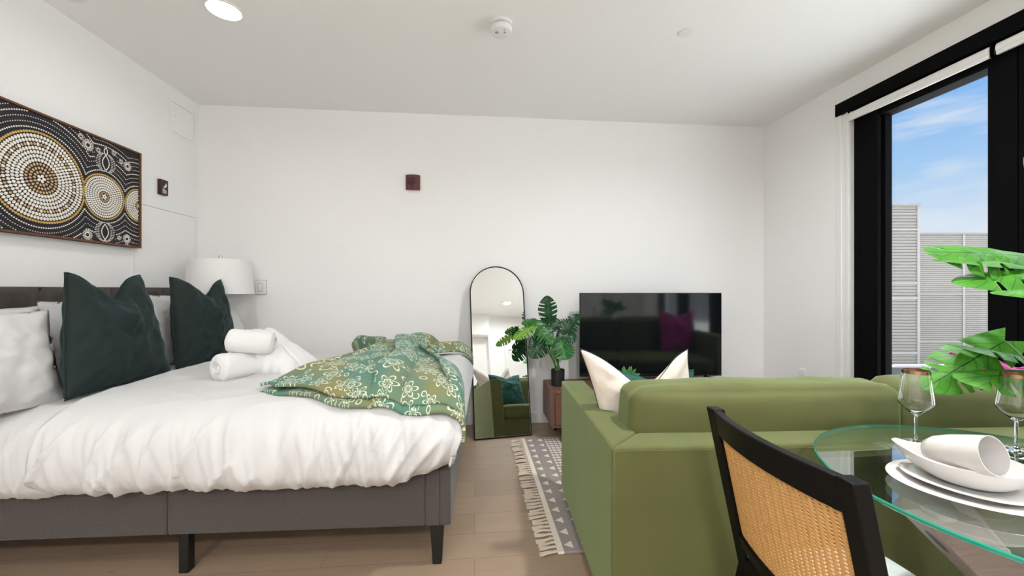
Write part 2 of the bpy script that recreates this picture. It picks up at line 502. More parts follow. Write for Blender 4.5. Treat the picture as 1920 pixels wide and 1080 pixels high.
for k, (a, b, lab) in enumerate([(2.84, 1.985, 'rolled up white blind under the black header, over the clear glass beside the white casing'),
                                 (1.955, 0.84, 'rolled up white blind at the right edge, over the pane hidden by the dark mullion')]):
    t = thing('roller_blind', lab, 'blind', (XR - .012, (a + b) / 2, 2.575), group='roller blinds under the window header')
    h = (a - b) / 2
    bm = bmesh.new()
    n = 20
    prof = [(.021 * math.cos(q), .031 + .030 * math.sin(q)) for q in [2 * PI * i / n for i in range(n)]]
    ra = [bm.verts.new((x, -h, z)) for x, z in prof]; rb = [bm.verts.new((x, h, z)) for x, z in prof]
    for i in range(n): bm.faces.new((ra[i], ra[(i + 1) % n], rb[(i + 1) % n], rb[i]))
    bm.faces.new(ra); bm.faces.new(rb[::-1])
    obj('blind_roll', bm, M['blind'], t)
    obj('bottom_bar', B(-.018, .0, -h, h, -.006, .012), M['blind'], t, bevel=.003)
    for s in (-1, 1):
        obj('bracket', B(-.012, .012, s * h - .004, s * h + .004, -.004, .075), M['black_frame'], t, bevel=.002)

# ------------------------------------------------------------------ far end of the room behind the camera (seen in the mirror)
PY = -1.22
struct('wall_partition', B(.95, XR, YF, PY - .10, 0, CE), M['wall'], smooth=False)
struct('trim_3', B(.95, 1.80, PY - .10, PY + .12, 2.42, CE), M['wall'], smooth=False)
struct('trim_4', B(1.80, XR, PY - .10, PY, 0, CE), M['wall'], smooth=False)
DY = PY
d = struct('door_1', B(2.24, 2.80, DY, DY + .03, 0, 2.10), M['trim'], smooth=False, bevel=.004)
bm = bmesh.new(); box(bm, 2.15, 2.235, DY, DY + .045, 0, 2.18); box(bm, 2.805, 2.89, DY, DY + .045, 0, 2.18); box(bm, 2.235, 2.805, DY, DY + .045, 2.105, 2.18)
obj('door_frame', bm, M['trim'], d, smooth=False, bevel=.004)
obj('door_closer', B(2.32, 2.74, DY + .03, DY + .07, 2.03, 2.075), M['grey_plastic'], d, bevel=.006)

# ------------------------------------------------------------------ ceiling fittings
def downlight(x, y, lab, pw=1.0):
    t = thing('recessed_downlight', lab, 'ceiling light', (x, y, CE), group='recessed ceiling downlights')
    bm = bmesh.new()
    lathe(bm, [(.098, .001), (.098, -.006), (.088, -.008), (.085, -.004), (.085, -.001)], 48)
    obj('trim_ring', bm, M['white_plastic'], t)
    bm = bmesh.new(); lathe(bm, [(0, -.006), (.070, -.006), (.086, -.004)], 48)
    obj('diffuser', bm, M['led'], t)
    l = D.lights.new('downlight_lamp', 'AREA'); l.shape = 'DISK'; l.size = .145; l.energy = DL_W * pw; l.color = (.965, .985, 1.0); l.spread = R(165)
    lo = D.objects.new('downlight_lamp', l); COL.objects.link(lo); lo.parent = t; lo.location = (0, 0, -.012)
    return t
DL_W = 20
downlight(-1.457, 2.482, 'lit round downlight in the ceiling above the bed, in line with the smoke detector', .16)
for x, y, w, pw in [(1.3, 1.42, 'added as fill above the sofa', 1.3), (-1.4, 0.0, 'added as fill behind the camera at left', .18), (0.2, -0.2, 'added as fill just behind the camera', .4),
             (2.0, -.42, 'before the white door', .4), (-1.4, -1.8, 'added as fill at the far left end', 2.0), (0.2, -2.0, 'added as fill near the end wall', 1.6)]:
    downlight(x, y, 'round ceiling downlight ' + w + ', out of the direct view', pw)  # unseen lamps added to brighten the room; only the door one shows in the mirror

t = thing('smoke_detector', 'round white smoke detector on the ceiling, left of the flat sprinkler cover', 'smoke detector', (.163, 2.455, CE + .001))
bm = bmesh.new(); lathe(bm, [(0, 0), (.067, 0), (.067, -.014), (.060, -.017), (0, -.017)], 48); obj('mounting_base', bm, M['white_plastic'], t)
bm = bmesh.new(); lathe(bm, [(.052, -.017), (.052, -.026), (.064, -.027), (.066, -.034), (.062, -.056), (.050, -.063), (0, -.063)], 48); obj('sensor_body', bm, M['white_plastic'], t)
bm = bmesh.new(); lathe(bm, [(0.0525, -.018), (.0545, -.018), (.0545, -.0255), (.0525, -.0255)], 48); obj('vent_gap', bm, M['grey_plastic'], t)
for a, r, s in ((200, .030, .011), (320, .026, .007), (290, .045, .005)):
    bm = bmesh.new(); lathe(bm, [(0, -.0632), (s, -.0632), (s, -.0645), (0, -.0645)], 16, (r * math.cos(R(a)), r * math.sin(R(a))))
    obj('vent_hole', bm, M['grey_plastic'], t)
for nm, x, y, r, lab in (('sprinkler_cover', 1.335, 2.43, .043, 'flat round white sprinkler cover on the ceiling right of the smoke detector'),
                         ('sprinkler_cover', -2.235, 2.42, .078, 'round white ceiling plate above the bed head, cut by the top edge')):
    bm = bmesh.new(); lathe(bm, [(0, -.008), (r * .8, -.0085), (r, -.006), (r, -.004), (r * .96, -.0035), (r * .96, 0)], 40)
    o = obj(nm, bm, M['white_plastic']); o.location = (x, y, CE + .002); tag(o, lab, 'sprinkler', 'round ceiling cover plates')
    bm = bmesh.new(); lathe(bm, [(r * .97, -.001), (r * 1.03, -.001), (r * 1.03, 0), (r * .97, 0)], 40); obj('shadow_ring', bm, M['grey_plastic'], o)

# ------------------------------------------------------------------ wall fittings
def panel(y0, y1, z0, z1, lab, latch):
    t = thing('access_panel', lab, 'access panel', (XL, (y0 + y1) / 2, z0), group='flush access panels on the left wall')
    h = (y1 - y0) / 2; H = z1 - z0
    bm = bmesh.new(); w = .006
    box(bm, 0, .004, -h - .02, -h, -.02, H + .02); box(bm, 0, .004, h, h + .02, -.02, H + .02)
    box(bm, 0, .004, -h, h, -.02, 0); box(bm, 0, .004, -h, h, H, H + .02)
    obj('panel_frame', bm, M['wall'], t, smooth=False)
    obj('panel_gap', B(0, .0006, -h, h, 0, H), M['grey_plastic'], t, smooth=False)
    obj('panel_door', B(.0006, .003, -h + .0035, h - .0035, .0035, H - .0035), M['wall'], t, smooth=False)
    bm = bmesh.new(); lathe(bm, [(.008, 0), (.008, .003), (0, .003)], 16)
    o = obj('latch', bm, M['white_plastic'], t); o.rotation_euler = (0, PI / 2, 0); o.location = (.003, latch[0], latch[1])
panel(3.46, 3.715, 2.545, 2.79, 'small square white access hatch high on the left wall near the ceiling corner', (-.09, .14))
panel(3.10, 3.735, 0.95, 1.897, 'large flush white access panel behind the lamp, right of the painting', (.28, .64))

t = thing('fire_strobe', 'small red wall sign with white symbol, right of the painting', 'alarm', (XL - .002, 3.354, 2.006))
obj('housing', B(0, .028, -.037, .037, 0, .118), M['maroon_dark'], t, bevel=.004)
bm = bmesh.new()
box(bm, .028, .0295, -.02, -.014, .012, .05); box(bm, .028, .0295, -.006, .0, .012, .05); box(bm, .028, .0295, .008, .014, .012, .04)
v = [bm.verts.new(p) for p in ((.0292, -.018, .058), (.0292, .012, .058), (.0292, .022, .080), (.0292, .012, .098), (.0292, .004, .078))]; bm.faces.new(v)
obj('symbol', bm, M['white_plastic'], t, smooth=False)
t = thing('fire_alarm_speaker', 'dark red fire alarm speaker alone on the back wall above the bed', 'alarm', (-.569, YB + .002, 2.19))
bm = bmesh.new()
n = 14
f0 = []
for i in range(n + 1):
    a = -1 + 2 * i / n
    f0.append((a * .064, -.02 - .022 * (1 - a * a)))
lo = [bm.verts.new((x, y, .002)) for x, y in f0]; hi = [bm.verts.new((x, y, .138)) for x, y in f0]
bl = [bm.verts.new((-.064, 0, .002)), bm.verts.new((.064, 0, .002))]; bh = [bm.verts.new((-.064, 0, .138)), bm.verts.new((.064, 0, .138))]
for i in range(n): bm.faces.new((lo[i], lo[i + 1], hi[i + 1], hi[i]))
bm.faces.new(lo + [bl[1], bl[0]]); bm.faces.new(hi + [bh[1], bh[0]]); bm.faces.new((lo[0], hi[0], bh[0], bl[0])); bm.faces.new((lo[-1], hi[-1], bh[1], bl[1]))
obj('housing', bm, M['maroon'], t, bevel=.003)
bm = bmesh.new(); lathe(bm, [(0, 0), (.036, 0), (.036, .006), (.030, .004), (0, .004)], 32)
o = obj('grille', bm, M['maroon_dark'], t); o.rotation_euler = (PI / 2, 0, 0); o.location = (-.006, -.038, .078)
bm = bmesh.new(); lathe(bm, [(0, 0), (.006, 0), (.006, .005), (0, .005)], 16)
o = obj('test_lamp', bm, M['black_leg'], t); o.rotation_euler = (PI / 2, 0, 0); o.location = (-.006, -.04, .018)
t = thing('light_switch', 'white light switch plate on the back wall right of the lamp', 'light switch', (-1.905, YB, 1.228))
obj('cover_plate', B(-.044, .044, -.012, 0, 0, .125), M['white_plastic'], t, bevel=.004)
obj('gasket', B(-.047, .047, -.004, 0, -.003, .128), M['grey_plastic'], t, bevel=.003)
obj('rocker_frame', B(-.021, .021, -.0135, -.012, .025, .100), M['grey_plastic'], t, bevel=.001)
obj('rocker', B(-.018, .018, -.018, -.012, .028, .097), M['white_plastic'], t, bevel=.003)
t = thing('power_outlet', 'white power outlet low on the wall between the corner and the window', 'outlet', (XR, 3.297, .45))
obj('cover_plate', B(-.007, 0, -.036, .036, 0, .115), M['white_plastic'], t, bevel=.003)
for z in (.033, .082): obj('socket', B(-.010, -.007, -.017, .017, z - .016, z + .016), M['white_plastic'], t, bevel=.003)

# ------------------------------------------------------------------ painting
t = thing('painting', 'dark dot painting of concentric white and gold circles in a brown frame', 'painting', (XL + .004, 0, 0))
PX = .032
PY0, PY1, PZ0, PZ1 = 1.70, 3.112, 1.566, 2.249
obj('backing', B(0, .03, PY0, PY1, PZ0, PZ1), M['frame_wood'], t, smooth=False)
bm = bmesh.new()
w = .012
box(bm, 0, .042, PY0, PY0 + w, PZ0, PZ1); box(bm, 0, .042, PY1 - w, PY1, PZ0, PZ1)
box(bm, 0, .042, PY0 + w, PY1 - w, PZ0, PZ0 + w); box(bm, 0, .042, PY0 + w, PY1 - w, PZ1 - w, PZ1)
obj('frame', bm, M['frame_wood'], t, smooth=False, bevel=.002)
bm = bmesh.new()
cy0, cy1, cz0, cz1 = PY0 + w, PY1 - w, PZ0 + w, PZ1 - w
box(bm, .03, PX, cy0, cy1, cz0, cz1, 0)
occupied = []
def dot(y, z, ry, rz, a, mi, n=9):
    if y < cy0 + ry or y > cy1 - ry or z < cz0 + rz or z > cz1 - rz: return
    x = PX + .0015
    ca, sa = math.cos(a), math.sin(a)
    vs = []
    for k in range(n):
        u, v = ry * math.cos(2 * PI * k / n), rz * math.sin(2 * PI * k / n)
        vs.append(bm.verts.new((x, y + u * ca - v * sa, z + u * sa + v * ca)))
    f = bm.faces.new(vs); f.material_index = mi
    vb = [bm.verts.new((PX - .0005, v.co.y, v.co.z)) for v in vs]
    for k in range(n):
        bm.faces.new((vs[k], vs[(k + 1) % n], vb[(k + 1) % n], vb[k])).material_index = mi
circles = [(2.452, 1.885, .252), (2.832, 1.872, .148), (3.10, 1.868, .118), (2.02, 1.872, .148)]
def inside(y, z, skip=None, pad=.008):
    for i, (a, b, r) in enumerate(circles):
        if i != skip and math.hypot(y - a, z - b) < r + pad: return True
    return False
def wheel(cy, cz, rad, rows, skip):
    for k in range(rows):
        r = rad * (k + .7) / rows
        size = rad / rows * .43
        n = max(3, int(2 * PI * r / (size * (1.85 if k < rows - 1 else 1.6))))
        frac = (k + .7) / rows
        mi = 1
        if 0 < k and frac < (.36 if rows > 9 else .28): mi = 2
        if rows > 9 and k == int(rows * .70): mi = 2
        ring_ = rows > 9 and k == int(rows * .70)
        for i in range(n):
            if ring_: mi = 2 if i % 3 else 1
            a = 2 * PI * (i + .5 * (k % 2)) / n
            wig = 1 + .02 * math.sin(3 * a + cy * 9)
            if k == rows - 1: dot(cy + r * wig * math.cos(a), cz + r * wig * math.sin(a), size * .75, size * .75, a, 3, 7)
            else: dot(cy + r * wig * math.cos(a), cz + r * wig * math.sin(a), size * (1.08 if mi == 1 else .85), size * (.80 if mi == 1 else .62), a, mi, 9)
circ_i = 0
for (cy, cz, rad), rows in zip(circles, (12, 9, 8, 9)):
    wheel(cy, cz, rad, rows, circ_i); circ_i += 1
# rings of fine dots following the circles
for ci, (cy, cz, rad) in enumerate(circles):
    for k in range(8):
        r = rad + .020 + .027 * k
        n = int(2 * PI * r / .0125)
        sz = .0027 if k % 3 else .0042
        for i in range(n):
            a = 2 * PI * i / n
            y, z = cy + r * math.cos(a), cz + r * math.sin(a)
            if inside(y, z, None): continue
            best = min(range(len(circles)), key=lambda q: math.hypot(y - circles[q][0], z - circles[q][1]) - circles[q][2])
            if best != ci: continue
            if any(math.hypot(y - fy, z - fz) < fr for fy, fz, fr in ((2.842, 2.12, .075), (2.836, 1.62, .075), (2.721, 2.169, .04), (3.005, 2.123, .035), (2.718, 1.611, .035), (3.0, 1.62, .035), (2.16, 2.12, .06))): continue
            dot(y, z, sz, sz, 0, 1, 6)
# small rosettes and pods between the wheels
for fy, fz, fr in ((2.721, 2.169, .036), (3.005, 2.123, .031), (2.718, 1.611, .032), (3.0, 1.62, .031), (2.90, 2.18, .018), (2.675, 2.205, .018), (2.955, 2.14, .017), (2.79, 2.16, .018), (2.94, 1.62, .016), (2.16, 2.12, .04), (2.18, 1.63, .04)):
    n = 18 if fr > .025 else 12
    for i in range(n):
        a = 2 * PI * i / n
        for q, (s1, s2) in ((.85, (.0075, .0022)), (.48, (.0055, .002))):
            dot(fy + fr * q * math.cos(a), fz + fr * q * math.sin(a), s1 * fr / .034, s2 * fr / .034 * 1.2, a, 1, 6)
def stroke(pts, wd):
    for (ya, za), (yb, zb) in zip(pts, pts[1:]):
        L = math.hypot(yb - ya, zb - za)
        dot((ya + yb) / 2, (za + zb) / 2, L * .62, wd, math.atan2(zb - za, yb - ya), 1, 8)
for fy, fz, up in ((2.842, 2.105, 1), (2.836, 1.635, -1)):
    for s in (-1, 1):
        stroke([(fy + s * .024 * math.sin(PI * q) if q < 1 else fy + s * .012 * math.sin(2 * PI * (q - 1)), fz + up * (-.06 + .1 * q)) for q in [i / 12 for i in range(19)]], .0032)
        for q, rr in ((.046, .0028), (.064, .0028)):
            for i in range(14):
                a = -1.2 + 2.4 * i / 13
                dot(fy + s * q * math.cos(a), fz - up * .01 + .062 * math.sin(a), .008, .0022, 0 if s > 0 else PI, 1, 6)
obj('canvas', bm, [M['canvas'], M['dot_white'], M['dot_tan'], M['dot_gold']], t, smooth=False)

# ------------------------------------------------------------------ bed
A = R(-1.87)
BED = (-2.358, 1.913, 0)
def bedw(x, y, z):
    v = Matrix.Rotation(A, 3, 'Z') @ Vector((x, y, z)); return (v.x + BED[0], v.y + BED[1], v.z)
bed = thing('bed', 'double bed with charcoal fabric frame and panelled headboard along the left wall', 'bed', BED, (0, 0, A))
LEN, WID = 2.25, 1.44
# headboard with stitched vertical panels
bm = bmesh.new()
edges_ = [-.03, .052, .457, .862, 1.267, WID + .03]
for y0, y1 in zip(edges_, edges_[1:]):
    def fn(u, v, y0=y0, y1=y1):
        yy = y0 + (y1 - y0) * u; zz = .20 + 1.085 * v
        e = min(u, 1 - u) * (y1 - y0)
        ez = (1 - v) * 1.085
        b = .012 * (1 - math.exp(-e / .010)) * (1 - math.exp(-ez / .004))
        return (.018 + b, yy, zz)
    grid(bm, fn, 17, 40)
    box(bm, -.058, .018, y0, y1, .20, 1.283)
obj('headboard', bm, M['charcoal'], bed)
def rail(bm, x0, x1, y0, y1): box(bm, x0, x1, y0, y1, .196, .448)
for y0, y1 in ((0, .05), (WID - .05, WID)):
    for x0, x1 in ((.03, 1.02), (1.022, 2.135)):
        bm = bmesh.new(); rail(bm, x0, x1, y0, y1)
        obj('side_rail', bm, M['charcoal'], bed, bevel=.008, seg=3)
bm = bmesh.new(); rail(bm, 2.2, LEN, .0, WID)
obj('foot_rail', bm, M['charcoal'], bed, bevel=.008, seg=3)
for y0, y1 in ((0, .055), (WID - .055, WID)):
    bm = bmesh.new(); rail(bm, 2.137, 2.2, y0, y1)
    obj('corner_block', bm, M['charcoal'], bed, bevel=.006, seg=3)
for x, y in ((2.185, .05), (2.185, WID - .05), (.05, .05), (.05, WID - .05)):
    bm = bmesh.new()
    hexa(bm, [(x - .021, y - .021, 0), (x + .021, y - .021, 0), (x + .021, y + .021, 0), (x - .021, y + .021, 0)],
         [(x - .032, y - .032, .196), (x + .032, y - .032, .196), (x + .032, y + .032, .196), (x - .032, y + .032, .196)])
    obj('leg', bm, M['black_leg'], bed, bevel=.006, seg=3)
for x in (1.06,):
    for y in (.06, WID / 2, WID - .06):
        obj('support_leg', B(x - .021, x + .021, y - .021, y + .021, 0, .20), M['black_leg'], bed, bevel=.003)
for k in range(11):
    x = .12 + .2 * k
    obj('slat', B(x, x + .09, .03, WID - .03, .405, .425), M['pine'], bed, bevel=.003)
obj('slat', B(1.98, 2.125, .008, .12, .428, .452), M['pine'], bed, bevel=.003)
bm = bmesh.new(); box(bm, .05, 2.18, .05, WID - .05, .426, .70)
o = obj('mattress', bm, M['cotton'], None, bevel=.05, seg=4); o.location = BED; o.rotation_euler = (0, 0, A)
tag(o, 'white mattress under the bedding on the charcoal bed', 'mattress')

CS = [(-.040, .418), (-.085, .47), (-.098, .55), (-.082, .63), (-.035, .70), (.05, .748), (.17, .770), (.42, .778), (.75, .782), (1.06, .780), (1.28, .770), (1.40, .735), (1.455, .66), (1.465, .56), (1.45, .44)]
def bedding(x0, x1, seed, amp, nx, nc, foot=True, lift=0.0, hem=.0, inset=0.0):
    bm = bmesh.new()
    def fn(u, v):
        # lengthwise: flat run then the foot drop
        run = (x1 - x0)
        if foot:
            tot = run + .315
            d = u * tot
        else: d = u * run
        y, z = catmull(CS, v)
        z += lift; 
        x = x0 + d
        cap = 9.0
        if foot and d > run - .10:
            e = d - (run - .10)
            r = .11
            if e < r * PI / 2:
                a = e / r
                x = x1 - .10 + r * math.sin(a); cap = .782 + lift - r * (1 - math.cos(a))
            else:
                h = e - r * PI / 2
                x = x1 - .10 + r + .012 * math.sin(min(h / .16, 1) * PI); cap = .782 + lift - r - h
        z = min(z, cap)
        # round the vertical corner at the foot
        k = smooth01((x - (x1 - .14)) / .15) if foot else 0
        yc = .69
        y = yc + (y - yc) * (1 - .07 * k)
        side = smooth01((.76 - z) / .12)
        near = 1 if y < yc else -1
        y += near * inset * side
        # hanging folds
        f = 0.0
        f += .020 * nz(x * 5.0 + seed, z * 1.3, seed)
        f += .017 * nz(x * 12.0 + z * 3.0 + 7 * seed, z * 1.5, 3.1)
        rid = 1 - abs(nz(x * 9.0 - z * 4 + seed * 3, z * 2.0, 9.2)) * 2.2
        f += .022 * max(0, rid) ** 3
        rid2 = 1 - abs(nz(x * 21.0 + z * 6 + seed, z * 3.0, 4.7)) * 2.4
        f += .011 * max(0, rid2) ** 2
        if not foot or x < x1 - .02: y -= near * f * side * amp
        else: x += f * .7 * side * amp
        top = 1 - side
        z += top * (.010 * nz(x * 2.2, y * 2.2, seed) + .005 * nz(x * 6, y * 9, seed + 2) + .004 * max(0, 1 - abs(nz(x * 3 + 2, y * 7, 1.7)) * 4))
        if z < .50: z += hem * nz(x * 7, seed) + .008 * nz(x * 28, seed)
        if foot and z < .62:
            q = (.62 - z) / .2
            if x > x1 - .25: x -= .05 * q * q * smooth01((x - (x1 - .25)) / .2); z += .05 * q * smooth01((x - (x1 - .30)) / .25)
        return (x, y, z)
    grid(bm, fn, nx, nc)
    return bm
t = obj('duvet', bedding(.565, 2.262, 1.3, 1.0, 230, 130, True, 0.0, .012), M['cotton'], None, auto=180, solid=.012)
t.location = BED; t.rotation_euler = (0, 0, A); tag(t, 'white duvet with gathered folds draped over the bed to its foot', 'duvet')
t = obj('bed_sheet', bedding(.04, .60, 5.1, 0.45, 80, 130, False, -.022, .012, .014), M['cotton'], None, auto=180, solid=.010)
t.location = BED; t.rotation_euler = (0, 0, A); tag(t, 'white sheet at the head end of the bed, under the pillows', 'sheet')

# pillows --------------------------------------------------------------
def pillow_surf(w, h, th, seed, chop=0.0, topin=0.0, topsh=0.0, vx=.08, cw=.42, pinch=.07, wr=.012, n=42, skew=0.0, fl=0.0, sharp=.5):
    bm = bmesh.new()
    edge = []
    def shape(u, v, side):
        x = w / 2 * u * (1 - pinch * (1 - v * v))
        z = h / 2 + h / 2 * v * (1 - pinch * (1 - u * u))
        g = max(0, (1 - u * u)) * max(0, (1 - v * v))
        t = th / 2 * g ** sharp
        if fl > 0:
            m = max(abs(u), abs(v)); lim = 1 - fl
            if m > lim: t = th * .012 + 0 * t
            else:
                uu, vv = u / lim, v / lim
                t = th / 2 * (max(0, 1 - uu * uu) * max(0, 1 - vv * vv)) ** sharp + th * .012
            if m > .999: t = 0
        t *= 1 + .12 * nz(u * 1.7 + seed, v * 1.7, seed)
        t += wr * g ** .5 * (nz(u * 4 + seed * 2, v * 4, side) + .5 * nz(u * 9, v * 9 + seed, side))
        # creases running in from the corners and edges
        ed = max(abs(u), abs(v))
        t += wr * .8 * smooth01((ed - .55) / .45) * g ** .35 * math.sin(14 * (u - v) + seed) * .6
        if chop:
            c = math.exp(-(abs(u - vx) / cw) ** 1.6) * ((v + 1) / 2) ** 2.2
            z -= chop * h * c
            t += .30 * th * math.exp(-((u - vx) / .35) ** 2) * math.exp(-((v - .35) / .3) ** 2) * g ** .3 * .5
            t -= .10 * th * math.exp(-((abs(u - vx) - .42) / .12) ** 2) * smooth01((v + .1) / .6) * g ** .3
        q_ = ((v + 1) / 2) ** 1.3
        x = x * (1 - topin * q_) + topsh * q_
        x += skew * z
        return Vector((x, -side * t, z))
    vs = {}
    for side in (1, -1):
        for i in range(n + 1):
            for j in range(n + 1):
                u, v = -1 + 2 * i / n, -1 + 2 * j / n
                bd = i in (0, n) or j in (0, n)
                if bd and side == -1: vs[(i, j, -1)] = vs[(i, j, 1)]; continue
                p = shape(u, v, side)
                if bd: p.y = 0.01 * nz(u * 3 + seed, v * 3) * (1 if not fl else 2)
                vs[(i, j, side)] = bm.verts.new(p)
        for i in range(n):
            for j in range(n):
                bm.faces.new((vs[(i, j, side)], vs[(i + 1, j, side)], vs[(i + 1, j + 1, side)], vs[(i, j + 1, side)]))
    ring = [(i, 0) for i in range(n)] + [(n, j) for j in range(n)] + [(n - i, n) for i in range(n)] + [(0, n - j) for j in range(n)]
    edge = [vs[(i, j, 1)].co.copy() for i, j in ring]
    return bm, edge
def pillow(name, lab, loc, rot, w, h, th, seed, mat, cat='pillow', group=None, chop=0.0, topin=0.0, topsh=0.0, vx=.08, cw=.42, pinch=.07, wr=.012, pip=None, piprad=.005, fl=0.0, skew=0.0, sharp=.5):
    t = thing(name, lab, cat, loc, rot, group)
    bm, edge = pillow_surf(w, h, th, seed, chop, topin, topsh, vx, cw, pinch, wr, skew=skew, fl=fl, sharp=sharp)
    obj('cover', bm, mat, t, auto=180)
    if pip:
        bm = bmesh.new(); tube(bm, edge, piprad, 8, closed=True)
        obj('piping', bm, pip, t, auto=180)
    return t
def on_bed(x, y, z, lean, rz=0.0):
    """place a pillow whose face looks to the foot of the bed"""
    return bedw(x, y, z), (R(lean), 0, A + PI / 2 + R(rz))
GP = 'white pillows standing against the headboard'
for lab, x, y, z, lean, rz, w, h, th, sd in [
    ('white pillow at the left edge of the picture, in front of the others', .36, -.10, .735, -14, -10, .62, .45, .19, 1.0),
    ('white pillow with a flanged side, second from the left edge', .25, .02, .735, -15, -6, .60, .47, .20, 2.2),
    ('white pillow standing behind the larger front green cushion', .285, .64, .735, -13, 2, .70, .49, .17, 3.1),
    ('white pillow standing behind the rear green cushion by the lamp', .30, 1.13, .735, -13, 0, .62, .52, .17, 4.6),
    ('white pillow against the headboard behind both green cushions', .13, .86, .735, -9, 0, .72, .47, .15, 5.4)]:
    l, r = on_bed(x, y, z, lean, rz)
    pillow('pillow', lab, l, r, w, h, th, sd, M['cotton'], 'pillow', GP, pinch=.05, wr=.013, fl=.055)
l, r = on_bed(.50, .405, .765, -15, 0)
pillow('velvet_cushion', 'dark green velvet cushion nearest the camera, its top chopped into two points', l, r, .61, .615, .20, 1.7, M['dkgreen'], 'cushion', 'dark green velvet cushions on the bed', chop=.24, topin=.30, topsh=.075, vx=-.08, pinch=.05, pip=M['dkgreen'], wr=.016)
l, r = on_bed(.475, 1.10, .765, -12, 0)
pillow('velvet_cushion', 'dark green velvet cushion farther back beside the white lamp and towels', l, r, .62, .60, .19, 6.3, M['dkgreen'], 'cushion', 'dark green velvet cushions on the bed', chop=.22, topin=.20, topsh=.055, vx=.12, pinch=.05, pip=M['dkgreen'], wr=.016)

# towels --------------------------------------------------------------
def soft_roll(L, r, seed, spiral=True):
    bm = bmesh.new()
    n, m = 40, 36
    rings = []
    prof = []
    for i in range(n + 1):
        s = -1 + 2 * i / n
        e = (1 - abs(s) ** 9) ** .5 if abs(s) < 1 else 0
        prof.append((s * L / 2, r * (.72 + .28 * e) if abs(s) < 1 else r * .72))
    for x, rr in prof:
        ring = []
        for k in range(m):
            a = 2 * PI * k / m
            q = rr * (1 + .08 * nz(x * 9 + seed, math.cos(a) * 1.4, math.sin(a) * 1.4))
            zz = q * math.sin(a); zz = zz if zz > -rr * .86 else -rr * .86
            ring.append(bm.verts.new((x, q * math.cos(a), zz + r * .86)))
        rings.append(ring)
    for a, b in zip(rings, rings[1:]):
        for k in range(m): bm.faces.new((a[k], a[(k + 1) % m], b[(k + 1) % m], b[k]))
    for ring, s in ((rings[0], -1), (rings[-1], 1)):
        prev = ring
        for q, dx in ((.72, .006), (.60, -.010), (.45, .004), (.30, -.010), (.14, .002)):
            cur = []
            c = sum((v.co for v in ring), Vector()) / m
            for v in ring:
                p = c + (v.co - c) * q; p.x += s * dx; cur.append(bm.verts.new(p))
            for k in range(m): bm.faces.new((prev[k], prev[(k + 1) % m], cur[(k + 1) % m], cur[k]))
            prev = cur
        bm.faces.new(prev)
    return bm
def bed_thing(o, x, y, z, rz, rx=0, ry=0):
    o.location = bedw(x, y, z); o.rotation_euler = (R(rx), R(ry), A + R(rz))
# big draped towel
bm = bmesh.new()
def drape(u, v):
    a, b = 2 * u - 1, 2 * v - 1
    hh = catmull([(.20,), (.255,), (.235,), (.19,), (.15,), (.105,), (.075,)], u)[0]
    k = (1 - abs(a) ** 7) ** .45 * (1 - abs(b) ** 5) ** .5 if abs(a) < 1 and abs(b) < 1 else 0
    x = a * .20 + .02 * b; y = b * .15 * (1 - .1 * a)
    z = hh * k
    rid = max(0, 1 - abs(nz(a * 2.2 + 1.3 * b, b * .8, 2.2)) * 5)
    z += k * (.014 * nz(a * 3, b * 3, 8) - .022 * math.exp(-((b + .45 * a - .05) / .09) ** 2) * (1 - .5 * u))
    y -= .02 * (1 - k) * nz(a * 6, 2) ; x += .015 * (1 - k) * nz(b * 5, 4)
    return (x, y, max(z, 0))
grid(bm, drape, 60, 50)
for f in list(bm.faces): pass
o = obj('bath_towel', bm, M['towel'], None, auto=180, solid=.008); bed_thing(o, 1.13, .68, .776, -8)
tag(o, 'large white towel folded in a heap on the bed, highest at its left', 'towel', 'white towels on the bed')
o = obj('bath_towel', soft_roll(.23, .068, 2.0), M['towel'], None, auto=60); bed_thing(o, 1.065, .535, .912, 14, 0, 6)
tag(o, 'rolled white towel lying on top against the heap, its rounded end to the left', 'towel', 'white towels on the bed')
o = obj('bath_towel', soft_roll(.21, .078, 5.0), M['towel'], None, auto=60); bed_thing(o, 1.01, .50, .776, 66)
tag(o, 'short rolled white towel at the lower left, under the upper roll', 'towel', 'white towels on the bed')

# throw ----------------------------------------------------------------
def bed_wrap(x, y, up):
    """drape a point at bed-local (x, y) over the foot and the near side"""
    X, Y, Z = x, y, .792 + up
    r = .11
    if x > 2.175:
        e = x - 2.175; a = min(e / r, PI / 2)
        X = 2.175 + (r + up) * math.sin(a); Z = .792 - r + (r + up) * math.cos(a) - max(0, e - r * PI / 2)
    if y < .12:
        e = .12 - y; rr = .16; a = min(e / rr, PI / 2)
        dz = rr * (1 - math.cos(a)) + max(0, e - rr * PI / 2)
        Y = .12 - (rr + up * .6) * math.sin(a); Z -= dz * .9
    if y > 1.26:
        e = y - 1.26; Z -= e * e * 1.4
    return X, Y, Z
LE = [(1.305, .20), (1.43, .50), (1.58, .82), (1.69, 1.05), (1.70, 1.14), (1.60, 1.23), (1.45, 1.31), (1.36, 1.40)]
RE = [(2.36, -.02), (2.31, .28), (2.22, .62), (2.06, .93), (2.01, 1.06), (2.10, 1.17), (2.26, 1.25), (2.34, 1.40)]
